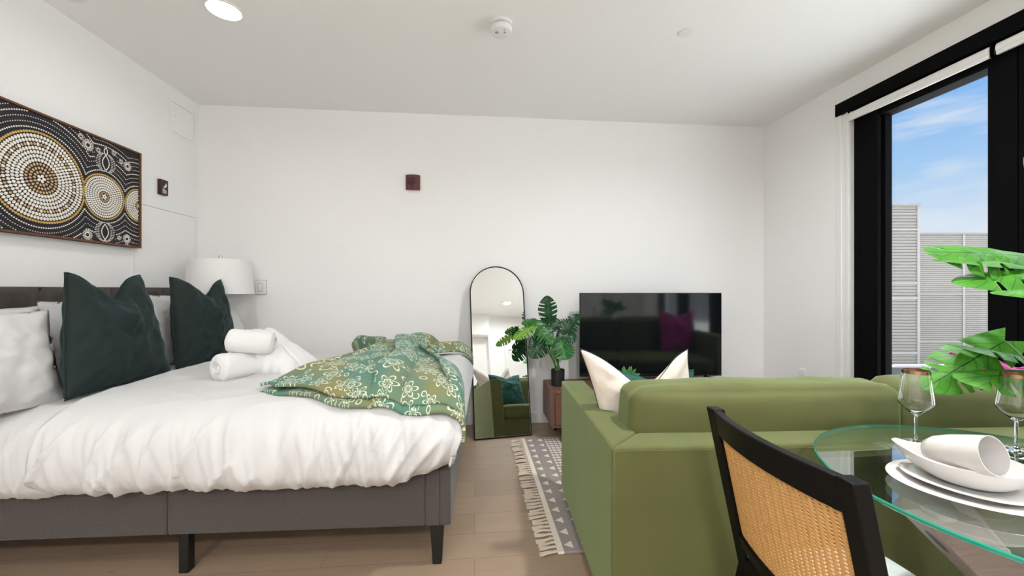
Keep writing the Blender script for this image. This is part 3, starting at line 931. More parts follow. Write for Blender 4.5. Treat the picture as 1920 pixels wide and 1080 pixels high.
def throw_pt(s, t, off=0.0, down=0.0):
    l = catmull(LE, s); r = catmull(RE, s)
    x = l[0] + (r[0] - l[0]) * t; y = l[1] + (r[1] - l[1]) * t
    if s < .25:
        y -= (.08 * math.sin(PI * t) + .012 * math.sin(t * 19)) * (1 - s / .25)
    wid = math.hypot(r[0] - l[0], r[1] - l[1])
    fan = min(1.0, max(0, .34 / wid))
    q = t + .03 * nz(s * 3, t * 2, 5)
    edge = smooth01(min(t, 1 - t) / .07)
    A1 = .078 + .030 * smooth01((fan - .28) / .5)
    flat = smooth01((s - .01) / .13)
    ph = 5.2 * (q + .045 * math.sin(9 * q + 1.0)) + .3 * math.sin(2.2 * s + 1)
    fr = ph - math.floor(ph)
    big = .62 + .38 * math.sin(2.4 * math.floor(ph) + 1.0)
    f = max(0.0, 1 - (2 * fr - 1) ** 2) ** .5 * big
    f2 = nz(q * 9, s * 3, 2.0)
    up = (A1 * f + .016 * f2 * fan + .010) * (.25 + .75 * flat) * edge + .008 + .012 * fan
    up += .022 * math.exp(-((s - .58) / .12) ** 2) * edge
    # looser ripple of the far part
    if s > .72: up += .020 * edge * max(0, nz(t * 7, s * 6, 1.0)) + .025 * edge * smooth01((s - .72) / .15) * (1 - smooth01((s - .9) / .1))
    lean_ = .95 * A1 * f * flat * edge + .30 * A1 * flat * edge * math.sin(2 * PI * fr)
    x -= lean_
    X, Y, Z = bed_wrap(x, y + off, up)
    return (X, Y, Z - down)
bm = bmesh.new()
uvf = lambda s, t: (t * 1.15, s * 1.5)
grid(bm, throw_pt, 130, 150, uvf)
def lip(u, v):
    # doubled hem below the near edge
    s = .10 * (1 - u)
    X, Y, Z = throw_pt(s, v)
    k = smooth01(u)
    return (X + .012 * k, Y - .030 * k + .03 * (1 - k), Z - .022 - .012 * k + (.004 * nz(v * 12, 3)))
grid(bm, lip, 8, 150, lambda u, v: (v * 1.15, .4 + u * .12))
o = obj('throw_blanket', bm, M['throw'], None, auto=180, solid=.014)
o.location = BED; o.rotation_euler = (0, 0, A)
tag(o, 'green throw blanket with cream flower outlines bunched across the foot of the bed', 'blanket')

# ------------------------------------------------------------------ lamp and night table
LX, LY = -2.095, 3.52
t = thing('night_table', 'small white night table behind the bed under the lamp', 'nightstand', (LX - .07, 3.56, 0))
obj('top', B(-.23, .23, -.17, .20, .58, .60), M['trim'], t, bevel=.004)
obj('body', B(-.22, .22, -.155, .19, .36, .58), M['trim'], t, bevel=.003)
obj('drawer', B(-.20, .20, -.168, -.155, .39, .56), M['trim'], t, bevel=.003)
for sx in (-.19, .19):
    for sy in (-.13, .16): obj('leg', B(sx - .018, sx + .018, sy - .018, sy + .018, 0, .36), M['trim'], t, bevel=.003)
t = thing('table_lamp', 'table lamp with white drum shade in the corner behind the bed', 'lamp', (LX, LY, .60))
bm = bmesh.new(); lathe(bm, [(0, 0), (.10, 0), (.10, .018), (.115, .03), (.165, .14), (.178, .25), (.165, .36), (.12, .46), (.05, .53), (.025, .56), (.02, .575), (0, .575)], 56)
obj('base', bm, M['lamp_base'], t)
bm = bmesh.new(); lathe(bm, [(.238, .635), (.216, .915), (.214, .915), (.236, .635)], 64, closed=True)
obj('lamp_shade', bm, M['shade'], t)
bm = bmesh.new(); lathe(bm, [(0, .575), (.008, .575), (.008, .925), (0, .925)], 16)
for a in (0, 120, 240): tube(bm, [(0, 0, .905), (.214 * math.cos(R(a)), .214 * math.sin(R(a)), .905)], .003, 6)
obj('harp', bm, M['nickel'], t)
bm = bmesh.new(); lathe(bm, [(0, .915), (.014, .915), (.014, .945), (.010, .95), (0, .95)], 20)
obj('finial', bm, M['nickel'], t)

# ------------------------------------------------------------------ mirror
t = thing('floor_mirror', 'arched full length floor mirror with thin black frame leaning on the back wall', 'mirror', (.245, 3.42, .003), (R(-12.1), 0, R(8.5)))
MW, MH = .505, 1.515
def arch(w, h, n=40):
    r = w / 2
    return [(-r, 0), (-r, h - r)] + [(-r * math.cos(PI * i / n), h - r + r * math.sin(PI * i / n)) for i in range(1, n)] + [(r, h - r), (r, 0)]
bm = bmesh.new()
o1 = arch(MW, MH); o2 = arch(MW - .016, MH - .016); o2 = [(x, z + .008) for x, z in o2]
V = lambda pts, y: [bm.verts.new((x, y, z)) for x, z in pts]
a, b, c, d_ = V(o1, -.012), V(o2, -.012), V(o1, .016), V(o2, -.004)
n = len(a)
for i in range(n):
    j = (i + 1) % n
    bm.faces.new((a[i], a[j], b[j], b[i])); bm.faces.new((a[i], c[i], c[j], a[j])); bm.faces.new((b[i], b[j], d_[j], d_[i]))
bm.faces.new(c)
obj('frame', bm, M['chair_black'], t, auto=30)
bm = bmesh.new()
v = [bm.verts.new((x, -.005, z)) for x, z in o2]; bm.faces.new(v)
v2 = [bm.verts.new((x, .004, z)) for x, z in o2]; bm.faces.new(v2[::-1])
for i in range(n): bm.faces.new((v[i], v[(i + 1) % n], v2[(i + 1) % n], v2[i]))
obj('mirror_glass', bm, M['mirror'], t, smooth=False)

# ------------------------------------------------------------------ media console, tv, plant
t = thing('media_console', 'low walnut media console on legs below the television', 'console', (.625, 3.19, 0), (0, 0, 0))
CW, CD, CZ0, CZ1 = 1.62, .44, .145, .445
bm = bmesh.new()
box(bm, 0, .022, 0, CD, CZ0, CZ1); box(bm, CW - .022, CW, 0, CD, CZ0, CZ1)
box(bm, .022, CW - .022, .012, CD, CZ0, CZ0 + .02); box(bm, .022, CW - .022, 0, CD, CZ1 - .022, CZ1)
box(bm, .022, CW - .022, CD - .012, CD, CZ0 + .02, CZ1 - .022)
obj('body', bm, M['walnut'], t, bevel=.003)
for k in range(3):
    x0 = .026 + k * (CW - .052) / 3; x1 = x0 + (CW - .052) / 3 - .004
    d = obj('door', B(x0, x1, .004, .022, CZ0 + .024, CZ1 - .026), M['walnut'], t, bevel=.002)
    obj('handle', B(x1 - .03, x1 - .02, -.012, .004, .26, .36), M['nickel'], d, bevel=.002)
for x in (.10, CW - .10):
    for y in (.07, CD - .07):
        bm = bmesh.new(); lathe(bm, [(0, 0), (.013, 0), (.021, CZ0), (0, CZ0)], 20, (x, y)); obj('leg', bm, M['black_leg'], t)

t = thing('television', 'large flat black television standing on the walnut console', 'tv', (1.592, 3.50, .445), (0, 0, R(-3.2)))
TW, TZ0, TZ1 = 1.302, .040, .795
bm = bmesh.new(); box(bm, -TW / 2, TW / 2, -.012, .02, TZ0, TZ1); box(bm, -TW * .38, TW * .38, .02, .055, TZ0 + .02, TZ0 + .42)
obj('casing', bm, M['black_gloss'], t, bevel=.003)
obj('screen', B(-TW / 2 + .006, TW / 2 - .006, -.0145, -.011, TZ0 + .014, TZ1 - .006), M['screen'], t, smooth=False)
for s in (-1, 1):
    bm = bmesh.new()
    x = s * TW * .40
    tube(bm, [(x, 0, TZ0 + .02), (x + s * .005, -.02, .03), (x + s * .015, -.09, .008), (x + s * .018, -.12, .006)], [.010, .010, .008, .006], 10)
    tube(bm, [(x, 0, TZ0 + .02), (x + s * .005, .03, .03), (x + s * .015, .08, .008), (x + s * .018, .10, .006)], [.010, .010, .008, .006], 10)
    obj('foot', bm, M['black_gloss'], t)
bm = bmesh.new(); lathe(bm, [(0, 0), (.0035, 0), (.0035, .002), (0, .002)], 12)
o = obj('indicator_light', bm, M['maroon'], t); o.rotation_euler = (PI / 2, 0, 0); o.location = (TW / 2 - .02, -.0145, TZ0 + .007)

def leaf_bm(L, W, seed, nsl=5, depth=.62, curl=.15, fold=.12, slant=.28):
    """split monstera blade: midrib along +y, face up +z, slits cut in from the edge"""
    bm = bmesh.new()
    uvl = bm.loops.layers.uv.verify()
    ns, nw = 96, 7
    rnd = random.Random(seed)
    slots = [.20 + .62 * (k + .5 * rnd.random()) / nsl for k in range(nsl)]
    def half(s):
        # heart outline
        return (W / 2) * (math.sin(PI * min(1, s * .94 + .06)) ** .62) * (1 - .28 * s) * 1.18
    for side in (-1, 1):
        rows = []
        off = .04 * side
        for i in range(ns + 1):
            s = i / ns
            w = half(s) if s < 1 else 0
            cut = 1.0
            for q in slots:
                dd = abs(s - q - off * .5)
                if dd < .020: cut = min(cut, 1 - depth * (1 - (dd / .020) ** 6 * .25))
            w *= cut
            row = []
            for j in range(nw + 1):
                f = j / nw
                x = side * w * f
                y = L * (s - .10 * (1 - s) ** 6 * f * 2) + slant * w * f * (1 - .3 * s)
                z = -fold * abs(x) * .6 - curl * L * (s ** 2) + .05 * W * math.sin(PI * f) * math.sin(PI * s * nsl * 1.2 + seed) * .35
                z -= .35 * (x * x) / max(W, .01)
                row.append((bm.verts.new((x, y, z)), (side * f, s)))
            rows.append(row)
        for a, b in zip(rows, rows[1:]):
            for j in range(nw):
                q = [a[j], a[j + 1], b[j + 1], b[j]]
                co = [tuple(round(c, 7) for c in v[0].co) for v in q]
                if len(set(co)) < 4 and len(set(co)) < 3: continue
                try: f = bm.faces.new([v[0] for v in q])
                except ValueError: continue
                for lp, v in zip(f.loops, q): lp[uvl].uv = v[1]
    bmesh.ops.remove_doubles(bm, verts=bm.verts[:], dist=.00008)
    return bm
def place_leaf(parent, base, tip, up, W, seed, mat, curl=.12, fold=.15, nsl=5, depth=.62):
    base, tip, up = Vector(base), Vector(tip), Vector(up)
    y = (tip - base); L = y.length / (1 - curl * .25); y.normalize()
    x = y.cross(up).normalized(); z = x.cross(y).normalized()
    o = obj('leaf', leaf_bm(L, W, seed, nsl, depth, curl, fold), mat, parent, auto=180)
    m = Matrix((x, y, z)).transposed().to_4x4(); m.translation = base
    o.matrix_local = m
    return o
def stem(parent, a, b, r=.004, bow=(0, 0, .03)):
    a, b, bow = Vector(a), Vector(b), Vector(bow)
    pts = [a.lerp(b, q) + bow * math.sin(PI * q) for q in [i / 10 for i in range(11)]]
    bm = bmesh.new(); tube(bm, pts, [r * (1.25 - .5 * i / 10) for i in range(11)], 8)
    return obj('stem', bm, M['stem'], parent)

PXc, PYc, PZc = .715, 3.40, .445
t = thing('potted_monstera', 'monstera plant in a small black pot on the console, between mirror and television', 'plant', (PXc, PYc, PZc))
bm = bmesh.new(); lathe(bm, [(0, 0), (.050, 0), (.056, .006), (.059, .135), (.055, .138), (.052, .120), (0, .120)], 40); obj('pot', bm, M['pot'], t)
bm = bmesh.new(); lathe(bm, [(0, .127), (.030, .125), (.052, .121)], 24); obj('soil', bm, M['soil'], t)
def PL(px, py, Y):   # local coordinates of a point seen at (px, py) at depth Y
    th = math.atan(70 / 750); c, s = math.cos(th), math.sin(th)
    xr, zu = (px - 960) / 750, (543 - py) / 750
    k = Y / (-xr * s + c)
    return ((xr * c + s) * k - PXc, Y - PYc, zu * k + 1.27 - PZc)
LV = [  # base px, tip px, depths, up vector, width, material
    ((1030, 606, 3.42), (1027, 556, 3.40), (.1, -1, .1), .17, 'leaf_dark'),
    ((1036, 612, 3.46), (1072, 598, 3.50), (0, -.6, .8), .13, 'leaf_dark'),
    ((1000, 612, 3.30), (964, 632, 3.22), (-.2, -.75, .6), .105, 'leaf_lime'),
    ((1000, 606, 3.34), (1036, 642, 3.24), (-.4, -.7, .6), .15, 'leaf_mid'),
    ((1004, 600, 3.36), (980, 606, 3.30), (0, -.6, .8), .10, 'leaf_mid'),
    ((1026, 632, 3.34), (996, 668, 3.27), (.2, -.8, .5), .17, 'leaf_dark'),
    ((1022, 640, 3.36), (994, 640, 3.30), (.1, -.9, .5), .12, 'leaf_dark'),
    ((1052, 632, 3.40), (1088, 590, 3.46), (.3, -.9, .4), .15, 'leaf_dark'),
    ((1050, 636, 3.36), (1062, 672, 3.26), (.1, -.85, .5), .21, 'leaf_mid'),
    ((1048, 628, 3.38), (1082, 632, 3.36), (.3, -.9, .4), .15, 'leaf_dark'),
    ((1028, 618, 3.40), (1048, 598, 3.42), (0, -.8, .5), .12, 'leaf_dark'),
    ((1036, 600, 3.50), (1010, 598, 3.60), (0, -.3, .9), .13, 'leaf_dark')]
for k, (b, tp, up, wd, mk) in enumerate(LV):
    bl_, tl_ = PL(*b), PL(*tp)
    place_leaf(t, bl_, tl_, up, wd, 10 + k, M[mk], curl=.10, fold=.10, nsl=4 + k % 2)
    a = 2 * PI * k / len(LV)
    stem(t, (.022 * math.cos(a), .022 * math.sin(a), .122), bl_, .0035, (-.02 * math.cos(a), 0, .02))

t = thing('succulent', 'small green succulent in a grey bowl, just showing above the cream cushion', 'plant', (1.30, 3.30, .445))
bm = bmesh.new(); lathe(bm, [(0, 0), (.035, 0), (.05, .05), (.052, .09), (.047, .09), (.044, .075), (0, .075)], 32); obj('bowl', bm, M['grey_plastic'], t)
for k in range(14):
    a = k * 2.4; rr = .008 + .0025 * k; el = 1.35 - .075 * k
    d = Vector((math.cos(a) * math.cos(el), math.sin(a) * math.cos(el), math.sin(el)))
    bm = bmesh.new()
    p0 = Vector((math.cos(a) * .01, math.sin(a) * .01, .075))
    tube(bm, [p0 + d * q for q in (0, .03, .06, .085, .10)], [.005, .011, .013, .009, .001], 8)
    obj('leaf', bm, M['leaf_mid'], t)

# ------------------------------------------------------------------ rug
RGX, RGY0, RGY1 = .398, 1.885, 3.36
t = thing('rug', 'grey woven rug with cream triangles and a tasselled edge under the green sofa', 'rug', (RGX, RGY0, 0), (0, 0, R(.3)))
bm = bmesh.new(); box(bm, 0, 2.15, 0, RGY1 - RGY0, 0.001, .013)
obj('pile', bm, M['rug'], t, bevel=.003)
n = 44
for k in range(n):
    y = .012 + (RGY1 - RGY0 - .024) * k / (n - 1)
    bm = bmesh.new()
    L = .085 + .018 * random.random(); dy = random.uniform(-.016, .010); rz = random.uniform(-.004, .006)
    tube(bm, [(.004, y, .010), (-.012, y + dy * .1, .011), (-.020, y + dy * .2, .012)], [.005, .007, .008], 8)
    for q in range(4):
        o_ = (q - 1.5) * .0045
        tube(bm, [(-.019, y + dy * .2, .010), (-.05, y + dy * .6 + o_, .009 + rz), (-L, y + dy + o_ * 2.0, .006)], [.0055, .0045, .002], 6)
    obj('tassel', bm, M['tassel'], t)

# ------------------------------------------------------------------ sofa
SA = R(-2.5)
SOFA = (.478, 1.362, 0)
def sofaw(x, y, z):
    v = Matrix.Rotation(SA, 3, 'Z') @ Vector((x, y, z)); return (v.x + SOFA[0], v.y + SOFA[1], v.z)
sofa = thing('sofa', 'olive green velvet sofa seen from behind, facing the television', 'sofa', SOFA, (0, 0, SA))
SW, SD, ST, ZB, SH = 2.37, 1.03, .14, .07, .718
def soft_box(bm, x0, x1, y0, y1, z0, z1, puff=.0, n=12):
    box(bm, x0, x1, y0, y1, z0, z1)
def prism(pts, z0, z1):
    bm = bmesh.new()
    lo = [bm.verts.new((x, y, z0)) for x, y in pts]; hi = [bm.verts.new((x, y, z1)) for x, y in pts]
    bm.faces.new(lo[::-1]); bm.faces.new(hi)
    for k in range(len(pts)): bm.faces.new((lo[k], lo[(k + 1) % len(pts)], hi[(k + 1) % len(pts)], hi[k]))
    return bm
for pts in ([(0, .0005), (ST, ST + .0005), (ST, SD), (0, SD)], [(SW, .0005), (SW, SD), (SW - ST, SD), (SW - ST, ST + .0005)]):
    obj('arm', prism(pts, ZB, SH), M['sofa'], sofa, bevel=.012, seg=4)
obj('back_frame', prism([(0.0005, 0), (SW - .0005, 0), (SW - ST, ST), (ST, ST)], ZB, SH), M['sofa'], sofa, bevel=.012, seg=4)
obj('base', B(ST - .002, SW - ST + .002, ST - .04, SD - .03, ZB, .27), M['sofa'], sofa, bevel=.012, seg=3)
# welt along the outer top edge
bm = bmesh.new(); tube(bm, [(.012, .0015, SH - .016), (SW - .012, .0015, SH - .016)], .0028, 8); obj('piping', bm, M['sofa'], sofa)
def cushion(x0, x1, y0, y1, z0, z1, seed, lean=0.0, name='back_cushion', fill=.30, crown=.03):
    bm = bmesh.new()
    cx, cy, cz = (x0 + x1) / 2, (y0 + y1) / 2, (z0 + z1) / 2
    hx, hy, hz = (x1 - x0) / 2, (y1 - y0) / 2, (z1 - z0) / 2
    n = 48
    bmesh.ops.create_cube(bm, size=2.0)
    bmesh.ops.subdivide_edges(bm, edges=bm.edges[:], cuts=n // 2, use_grid_fill=True)
    r = .048
    for v in bm.verts:
        p = v.co
        u, w, q = p.x, p.y, p.z
        X, Y, Z = u * hx, w * hy, q * hz
        # round the edges
        ins = Vector((max(-hx + r, min(hx - r, X)), max(-hy + r, min(hy - r, Y)), max(-hz + r, min(hz - r, Z))))
        d = Vector((X, Y, Z)) - ins
        if d.length > 1e-6: d = d.normalized() * r
        P = ins + d
        P.y += w * crown * (1 - u ** 4) * (1 - q ** 4) * .9
        P.z += q * crown * .7 * (1 - u ** 4) * (1 - w ** 4) + q * .006 * nz(u * 2.0 + seed, w)
        P.x += u * .012 * (1 - q * q)
        edge = smooth01((abs(q) - .45) / .5) if name == 'back_cushion' else .4
        P.y += w * .010 * edge * nz(u * 22 + seed, q * 2, 3) 
        P.z += .005 * edge * nz(u * 26 + seed, w * 1.5, 7)
        P.y += lean * (q + 1) * hz
        v.co = P + Vector((cx, cy, cz))
    return obj(name, bm, M['sofa'], sofa, auto=180)
MIDX = 1.24
cushion(ST - .01, MIDX - .003, .15, .35, .43, .878, 1.0, -.02, crown=.022)
cushion(MIDX + .003, SW - ST - .004, .15, .35, .43, .885, 4.0, -.02, crown=.022)
cushion(ST + .004, MIDX - .003, .14, SD - .005, .262, .43, 2.0, 0, 'seat_cushion', crown=.012)
cushion(MIDX + .003, SW - ST - .004, .14, SD - .005, .262, .43, 3.0, 0, 'seat_cushion', crown=.012)
for x in (.055, SW - .055):
    for y in (.08, SD - .16):
        bm = bmesh.new()
        z0 = .014
        hexa(bm, [(x - .018, y - .018, z0), (x + .018, y - .018, z0), (x + .018, y + .018, z0), (x - .018, y + .018, z0)],
             [(x - .028, y - .028, ZB + .02), (x + .028, y - .028, ZB + .02), (x + .028, y + .028, ZB + .02), (x - .028, y + .028, ZB + .02)])
        o = obj('leg', bm, M['leg_wood'], sofa, bevel=.003)
# the rear legs reach the bare floor
def sofa_pillow(lab, x, y, z, rx, ry, rz, w, h, th, sd, mat, **kw):
    return pillow('throw_pillow', lab, sofaw(x, y, z), (R(rx), R(ry), SA + R(rz)), w, h, th, sd, mat, 'cushion', 'throw pillows on the sofa', **kw)
sofa_pillow('cream canvas cushion with dark piping and two pointed top corners by the sofa arm', .375, .52, .472, 8, 0, 4, .52, .55, .17, 2.4, M['cream'], chop=.36, cw=.58, pinch=.10, skew=-.27, pip=M['pip_dark'], piprad=.0022)
sofa_pillow('teal velvet cushion leaning in front of the cream cushion, mostly hidden', .375, .70, .44, 14, 0, -4, .45, .44, .14, 5.5, M['teal'], chop=.10, pinch=.06, pip=M['teal'], piprad=.004)
sofa_pillow('magenta velvet cushion behind the big leaves at the far right end of the sofa', 2.05, .45, .435, 8, 0, -10, .54, .55, .16, 7.5, M['magenta'], chop=.12, pinch=.06, pip=M['magenta'], piprad=.004)

# ------------------------------------------------------------------ dining table
TC = (1.51, .904)
TZ = .75
t = thing('dining_table', 'round glass dining table with green edge on crossed grey brown legs', 'table', (TC[0], TC[1], 0))
bm = bmesh.new()
n = 128; RT = .507
prof = [(RT - .003, TZ), (RT, TZ - .003), (RT, TZ - .009), (RT - .003, TZ - .012)]
ct = bm.verts.new((0, 0, TZ)); cb = bm.verts.new((0, 0, TZ - .012))
rings = [[bm.verts.new((r * math.cos(2 * PI * i / n), r * math.sin(2 * PI * i / n), z)) for i in range(n)] for r, z in prof]
for i in range(n):
    j = (i + 1) % n
    bm.faces.new((ct, rings[0][i], rings[0][j])); bm.faces.new((cb, rings[3][j], rings[3][i]))
    for a, b in zip(rings, rings[1:]):
        bm.faces.new((a[i], b[i], b[j], a[j])).material_index = 1
obj('tabletop', bm, [M['table_glass'], M['glass_edge']], t, smooth=True, auto=20)
def beam(bm, a, b, w, h, up=Vector((0, 0, 1))):
    a, b = Vector(a), Vector(b)
    d = (b - a).normalized(); s = d.cross(up).normalized() * w / 2; u = s.normalized().cross(d).normalized() * h / 2
    lo = [a - s - u, a + s - u, a + s + u, a - s + u]; hi = [b - s - u, b + s - u, b + s + u, b - s + u]
    hexa(bm, lo, hi)
for k, ang in enumerate((180, 96, 0, 272)):
    c, s = math.cos(R(ang)), math.sin(R(ang))
    px, py = -s, c
    off = .042
    bm = bmesh.new()
    w, h = .062, .095
    # slanted beam with flat-cut ends: from under the glass, past the middle, to the floor on the other side
    def P(rad, z, q, e): return (c * (rad + e) + px * (off + q), s * (rad + e) + py * (off + q), z)
    top, bot = (.33 if ang == 96 else .40), -.36
    hexa(bm, [P(bot, 0, -w / 2, -.07), P(bot, 0, w / 2, -.07), P(bot, 0, w / 2, .07), P(bot, 0, -w / 2, .07)],
         [P(top, TZ - .022, -w / 2, -.07), P(top, TZ - .022, w / 2, -.07), P(top, TZ - .022, w / 2, .07), P(top, TZ - .022, -w / 2, .07)])
    lg = obj('leg', bm, M['table_leg'], t, bevel=.003)
    bm = bmesh.new(); lathe(bm, [(0, TZ - .022), (.030, TZ - .022), (.030, TZ - .0125), (0, TZ - .0125)], 32, (c * top + px * off, s * top + py * off))
    obj('glass_pad', bm, M['nickel'], lg)
    # slot cut seen on the side of the leg
    bm = bmesh.new()
    slope = (bot - top) / (TZ - .022)
    zc = TZ - .085
    for sgn in (1,):
        vs = []
        for q in range(20):
            a = 2 * PI * q / 20
            dz = .028 * math.sin(a); de = .007 * math.cos(a)
            rad = top + (TZ - .022 - zc - dz) * slope
            vs.append(bm.verts.new(P(rad, zc + dz, de * 1.6, .0706)))
        bm.faces.new(vs)
    obj('slot', bm, M['black_leg'], lg, smooth=False)

# tableware
def plate(lab, x, y, z, r, h, rim, sd):
    bm = bmesh.new()
    prof = [(0, .004), (r * .55, .004), (r * .62, .006), (r * .70, .010), (r, h), (r + .002, h + .002), (r, h + .004), (r * .70, .0145), (r * .60, .0105), (0, .0095)]
    lathe(bm, prof, 72)
    # foot ring
    lathe(bm, [(r * .50, .0), (r * .54, .0), (r * .54, .005), (r * .50, .005)], 48, closed=True)
    for v in bm.verts:
        a = math.atan2(v.co.y, v.co.x); rr = math.hypot(v.co.x, v.co.y)
        k = smooth01((rr / r - .6) / .4)
        v.co.z += k * .003 * math.sin(2 * a + sd)
    o = obj('plate', bm, M['ceramic'], None, auto=60); o.location = (x, y, z)
    return tag(o, lab, 'plate', 'white plates on the glass table')
plate('large white dinner plate lying on the glass table', 1.257, .915, TZ + .001, .150, .016, .04, 0)
plate('smaller white plate stacked on the dinner plate under the bowl', 1.262, .92, TZ + .0115, .122, .017, .03, 1)
bm = bmesh.new()
BC = (1.272, .925)
def bowl_pt(a, f, inner):
    # square bowl with one long raised corner
    def rimr(a):
        k = 0
        for ang, amp in ((128, .034), (38, .016), (-52, .016), (222, .004)):
            d = abs((a - R(ang) + PI) % (2 * PI) - PI)
            k += amp * math.exp(-(d / .30) ** 2)
        return .108 + k
    rr = rimr(a); extra = (rr - .108)
    z = .004 + (.052 + extra * .42) * f ** 1.7
    r = .060 + (rr - .060) * (f ** .75)
    if inner: r -= .0045; z += .003
    return r * math.cos(a), r * math.sin(a), z
n, m = 96, 14
ro = [[bm.verts.new(bowl_pt(2 * PI * i / n, j / m, False)) for i in range(n)] for j in range(m + 1)]
ri = [[bm.verts.new(bowl_pt(2 * PI * i / n, j / m, True)) for i in range(n)] for j in range(m + 1)]
for g in (ro, ri):
    for a, b in zip(g, g[1:]):
        for i in range(n): bm.faces.new((a[i], a[(i + 1) % n], b[(i + 1) % n], b[i]))
for i in range(n): bm.faces.new((ro[m][i], ro[m][(i + 1) % n], ri[m][(i + 1) % n], ri[m][i]))
bm.faces.new(ro[0][::-1]); bm.faces.new(ri[0])
o = obj('bowl', bm, M['ceramic'], None, auto=60); o.location = (BC[0], BC[1], TZ + .024)
tag(o, 'white bowl with a pointed raised corner, holding a cup on its side', 'bowl')
bm = bmesh.new(); lathe(bm, [(0, 0), (.014, .001), (.030, .010), (.040, .030), (.0445, .06), (.046, .10), (.046, .124), (.0435, .124), (.0435, .10), (.042, .06), (.037, .032), (.027, .014), (0, .006)], 56)
o = obj('cup', bm, M['ceramic'], None, auto=60)
d = Vector((.012, -.14, .042)).normalized()
o.rotation_mode = 'QUATERNION'; o.rotation_quaternion = d.to_track_quat('Z', 'Y'); o.location = (1.212, .972, TZ + .086); o.scale = (1.0, 1.0, 1.15)
tag(o, 'white handleless cup lying on its side in the bowl', 'cup')

def wine_glass(lab, x, y):
    t = thing('wine_glass', lab, 'wine glass', (x, y, TZ + .001), (0, 0, 0), 'bronze rimmed wine glasses')
    s = 1.0
    out = [(0, 0), (.036, 0), (.037, .0015), (.034, .003), (.012, .006), (.005, .012), (.0038, .03), (.0038, .085), (.0055, .094), (.016, .103), (.034, .120), (.0455, .134), (.047, .140), (.0455, .152), (.040, .195), (.0350, .246)]
    inn = [(.0342, .246), (.0390, .195), (.0444, .152), (.0458, .140), (.0443, .1355), (.033, .1215), (.015, .106), (.004, .100), (0, .099)]
    bm = bmesh.new(); lathe(bm, out + inn, 64); obj('bowl_and_stem', bm, M['wine'], t, auto=50)
    bm = bmesh.new(); lathe(bm, [(.0352, .2465), (.0362, .236), (.0366, .236), (.0357, .2475), (.0338, .2475), (.0342, .240), (.0347, .240)], 64); obj('rim_band', bm, M['gold_rim'], t)
    return t
wine_glass('stemmed wine glass with bronze rim in front of the sofa back, by the bowl', 1.487, 1.221)
wine_glass('wine glass cut by the right edge of the picture, under the leaves', 1.742, 1.135)

# plant in a vase on the table
VX, VY = 1.66, .955
t = thing('leaf_arrangement', 'bright green monstera leaves in a white vase at the right edge of the glass table', 'plant', (VX, VY, TZ + .001))
bm = bmesh.new(); lathe(bm, [(0, 0), (.04, 0), (.055, .03), (.058, .08), (.045, .14), (.028, .175), (.030, .19), (.026, .19), (.024, .175), (.04, .14), (.05, .08), (.045, .03), (0, .012)], 48); obj('vase', bm, M['ceramic'], t)
def TL(px, py, zc):
    th = math.atan(70 / 750); c, s = math.cos(th), math.sin(th)
    xr, zu = (px - 960) / 750 * zc, (543 - py) / 750 * zc
    return (xr * c + zc * s - VX, -xr * s + zc * c - VY, zu + 1.27 - TZ)
TV = [((1958, 486, 1.36), (1758, 456, 1.40), (.15, -.60, .80), .25, 5),
      ((1952, 500, 1.34), (1762, 470, 1.38), (.1, -.25, .9), .10, 3),
      ((1972, 508, 1.30), (1800, 516, 1.33), (.1, -.40, .9), .16, 3),
      ((1985, 545, 1.20), (1870, 538, 1.20), (0, -.22, .9), .10, 3),
      ((1884, 640, 1.42), (1740, 722, 1.45), (-.30, -.62, .6), .17, 4),
      ((1985, 686, 1.36), (1783, 627, 1.42), (.2, -.16, 1), .15, 3),
      ((1985, 704, 1.30), (1802, 696, 1.36), (0, -.26, .9), .20, 4),
      ((2060, 470, 1.10), (2230, 440, 1.15), (0, -.5, .8), .30, 5),
      ((2030, 420, 1.15), (2050, 250, 1.25), (.1, -.9, .3), .28, 5),
      ((2050, 660, 1.10), (2200, 720, 1.15), (.3, -.5, .8), .26, 4)]
for k, (b, tp, up, wd, ns_) in enumerate(TV):
    bl_, tl_ = TL(*b), TL(*tp)
    place_leaf(t, bl_, tl_, up, wd, 40 + k, M['leaf_bright'], curl=.12, fold=.22, nsl=ns_, depth=.6)
    a = k * .7
    stem(t, (.012 * math.cos(a), .012 * math.sin(a), .10), bl_, .0032, (0, 0, .04))

# ------------------------------------------------------------------ chair
t = thing('dining_chair', 'black framed dining chair with woven cane back drawn up to the glass table', 'chair', (.742, .952, 0), (0, 0, R(-2)))
HW = .236
def back_x(z):      # rake of the back: the top leans away from the table
    return .105 * (1 - ((z - .40) / .50)) if z > .40 else .105 - .25 * (.40 - z) * (1 if z < .40 else 0)
def bow(y): return -.034 * (1 - (y / HW) ** 2)
for s in (-1, 1):
    bm = bmesh.new()
    zs = [0, .2, .40, .55, .70, .80, .90]
    rings = []
    for z in zs:
        x = back_x(z); w = .017 if z < .3 else .021
        if z < .40: w = .014 + .007 * z / .4
        y = s * HW
        rings.append([bm.verts.new((x - .019, y - w, z)), bm.verts.new((x + .019, y - w, z)), bm.verts.new((x + .019, y + w, z)), bm.verts.new((x - .019, y + w, z))])
    for a, b in zip(rings, rings[1:]):
        for i in range(4): bm.faces.new((a[i], a[(i + 1) % 4], b[(i + 1) % 4], b[i]))
    bm.faces.new(rings[0][::-1]); bm.faces.new(rings[-1])
    obj('back_post', bm, M['chair_black'], t, bevel=.004, seg=3)
